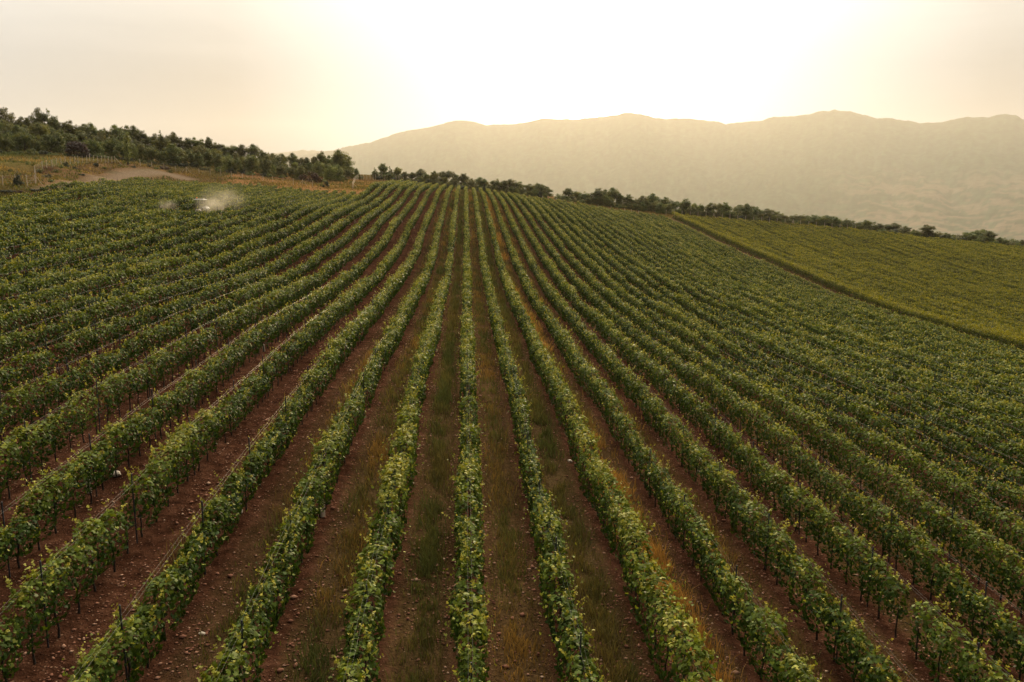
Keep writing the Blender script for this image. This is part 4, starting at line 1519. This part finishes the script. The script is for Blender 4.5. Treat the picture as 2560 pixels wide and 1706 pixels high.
def tractor():
    x, y, z = TRACTOR_AT
    root = empty('tractor', (x, y, z), 'small vineyard tractor with white roof and orange beacon, working in dust among the left rows', 'tractor')
    H = 2.75
    b = MB()                                   # front towards -Y
    b.box((0, -1.0, .98), (.62, 1.35, .62), 0, .10, 0, .86)
    b.box((0, -1.66, .92), (.56, .10, .46), 0, .04)
    b.box((0, .15, .66), (.66, 1.1, .34), 0, .06)
    link('hood', b.mesh('hood', M_TBODY), root)
    b = MB()
    b.box((0, -.55, .58), (.42, 2.3, .26), 0, .04)
    b.box((0, -.1, .48), (1.05, .5, .05), 0, .01)
    b.tube([(-.52, -1.25, .36), (.52, -1.25, .36)], .06, 8)
    b.tube([(-.55, .55, .56), (.55, .55, .56)], .08, 8)
    link('chassis', b.mesh('chassis', M_TDARK), root)
    b = MB()
    for sx in (-1, 1):
        b.box((sx * .50, .55, 1.02), (.26, 1.0, .06), 0, .02)
        b.box((sx * .50, .12, .88), (.26, .06, .32), 0, .02)
    link('fender', b.mesh('fender', M_TBODY), root)
    b = MB()
    b.box((0, .42, .98), (.44, .42, .12), 0, .04)
    b.box((0, .62, 1.24), (.42, .10, .46), 0, .04)
    link('seat', b.mesh('seat', M_SEAT), root)
    b = MB()
    ring = [(math.cos(a) * .17, -.02 + math.sin(a) * .13, 1.36 + math.sin(a) * .10) for a in np.linspace(0, 2 * math.pi, 15)]
    b.tube(ring, .016, 6, caps=False)
    b.tube([(0, -.32, 1.1), (0, -.02, 1.36)], .02, 6)
    link('steering_wheel', b.mesh('steering_wheel', M_TDARK), root)
    for sx in (-1, 1):
        for (yy, yt) in ((-.36, -.30), (.82, .74)):
            b = MB()
            b.tube([(sx * .50, yy, .9), (sx * .50, yt, H - .1)], .035, 6)
            link('roof_pillar', b.mesh('roof_pillar', M_TDARK), root)
        b = MB()
        b.tube([(sx * .19, -1.73, 1.02), (sx * .19, -1.69, 1.02)], .075, 10)
        link('headlight', b.mesh('headlight', M_LENS), root)
        wheel(root, sx * .52, .55, .56, .32)
        wheel(root, sx * .50, -1.25, .36, .22)
    b = MB()
    b.box((0, .22, H - .03), (1.55, 1.75, .09), 0, .04, 0, 1.0)
    b.box((0, .22, H + .05), (1.30, 1.50, .09), 0, .04, 0, .9)
    link('roof', b.mesh('roof', M_TROOF), root)
    b = MB()
    b.tube([(-.42, -.15, H + .08), (-.42, -.15, H + .16)], .07, 10, 1)
    b.tube([(-.42, -.15, H + .16), (-.42, -.15, H + .30), (-.42, -.15, H + .36)], [.10, .10, .05], 12, 0)
    link('beacon', b.mesh('beacon', M_AMBER, M_TDARK), root)
    b = MB()
    b.tube([(.24, -.7, 1.2), (.24, -.7, 1.95)], [.03, .03], 8)
    link('exhaust_pipe', b.mesh('exhaust_pipe', M_TDARK), root)
    # trailed sprayer behind it
    s = empty('sprayer', (x, y + 2.6, hz1(x, y + 2.6)), 'white tank sprayer trailing behind the tractor, half hidden by vines and dust', 'sprayer')
    b = MB()
    b.tube([(0, -.95, .98), (0, -.85, .98), (0, .75, .98), (0, .88, .98)], [.30, .46, .46, .30], 18)
    b.tube([(0, 0, 1.40), (0, 0, 1.52)], .15, 12)
    link('tank', b.mesh('tank', M_TROOF, smooth=True), s)
    b = MB()
    b.tube([(0, .95, .9), (0, 1.15, .9)], [.40, .44], 20)
    b.tube([(0, -1.9, .5), (0, -.6, .5)], .05, 8)
    b.box((0, 0, .46), (.6, 1.9, .10), 0, .02)
    link('fan_frame', b.mesh('fan_frame', M_TDARK), s)
    for sx in (-1, 1):
        wheel(s, sx * .48, .1, .36, .2)
    return root, np.array((x, y, z)), H


TR, TRP, TRH = tractor()


def dust_mat(name, dens, col):
    m, b = new_mat(name)
    t = b.n('ShaderNodeTexCoord')
    ln = b.n('ShaderNodeVectorMath', operation='LENGTH')
    b.inp(ln.inputs[0], t.outputs['Object'])
    nz = b.noise(t.outputs['Object'], 2.3, 4, .6)
    f = b.math('SUBTRACT', 1.0, ln.outputs['Value'], clamp=True)
    f = b.math('POWER', f, 1.5)
    q = b.math('MULTIPLY_ADD', nz, 3.2, -1.05, clamp=True)
    d = b.math('MULTIPLY', b.math('MULTIPLY', f, q), dens)
    v = b.n('ShaderNodeVolumePrincipled')
    v.inputs['Color'].default_value = (*col, 1)
    b.inp(v.inputs['Density'], d)
    v.inputs['Anisotropy'].default_value = .3
    o = b.n('ShaderNodeOutputMaterial')
    b.L.new(v.outputs[0], o.inputs['Volume'])
    return m


def ball(mat):
    b = MB()
    n1, n2 = 10, 16
    vs = [(math.sin(math.pi * i / n1) * math.cos(2 * math.pi * j / n2), math.sin(math.pi * i / n1) * math.sin(2 * math.pi * j / n2), math.cos(math.pi * i / n1)) for i in range(n1 + 1) for j in range(n2)]
    fs = [(i * n2 + j, (i + 1) * n2 + j, (i + 1) * n2 + (j + 1) % n2, i * n2 + (j + 1) % n2) for i in range(n1) for j in range(n2)]
    b.add(vs, fs)
    return b.mesh('dust_cloud', mat)


DUSTM = ball(dust_mat('dust', .62, (.95, .82, .60)))
THINM = ball(dust_mat('thin_dust', .24, (.95, .82, .60)))
for (px, py, dx, w, d_, h_, lab) in [(526, 515, -2.6, 2.7, 2.5, 1.9, 'pale dust cloud trailing right of the tractor'), (556, 500, 3.0, 4.6, 3.4, 2.9, 'thin dust veil drifting up behind the main cloud'),
                                     (418, 514, -2.0, 2.0, 2.4, 1.3, 'faint dust puff over the rows left of the tractor')]:
    D = (TRP - CAM) @ _fw + dx
    p = at_depth(px, py, D)
    prop(link('dust_cloud', DUSTM if px == 526 else THINM, None, p, (0, 0, .3), (w, d_, h_)), lab, 'dust', None, 'stuff')

# ------------------------------------------------------------------ haze
hb = MB()
x0, x1, y0, y1, z0, z1 = -16200, 16200, -1350, 17700, float(GZ.min()) - 14, 1760
hb.add([(x0, y0, z0), (x1, y0, z0), (x1, y1, z0), (x0, y1, z0), (x0, y0, z1), (x1, y0, z1), (x1, y1, z1), (x0, y1, z1)],
       [(3, 2, 1, 0), (4, 5, 6, 7), (0, 1, 5, 4), (1, 2, 6, 5), (2, 3, 7, 6), (3, 0, 4, 7)])
hm, b = new_mat('haze')
v = b.n('ShaderNodeVolumePrincipled')
v.inputs['Color'].default_value = (1.0, .915, .775, 1)
v.inputs['Density'].default_value = 3.9e-5
v.inputs['Anisotropy'].default_value = .52
o = b.n('ShaderNodeOutputMaterial')
b.L.new(v.outputs[0], o.inputs['Volume'])
prop(link('haze', hb.mesh('haze', hm)), 'warm evening haze over the valley', None, None, 'stuff')
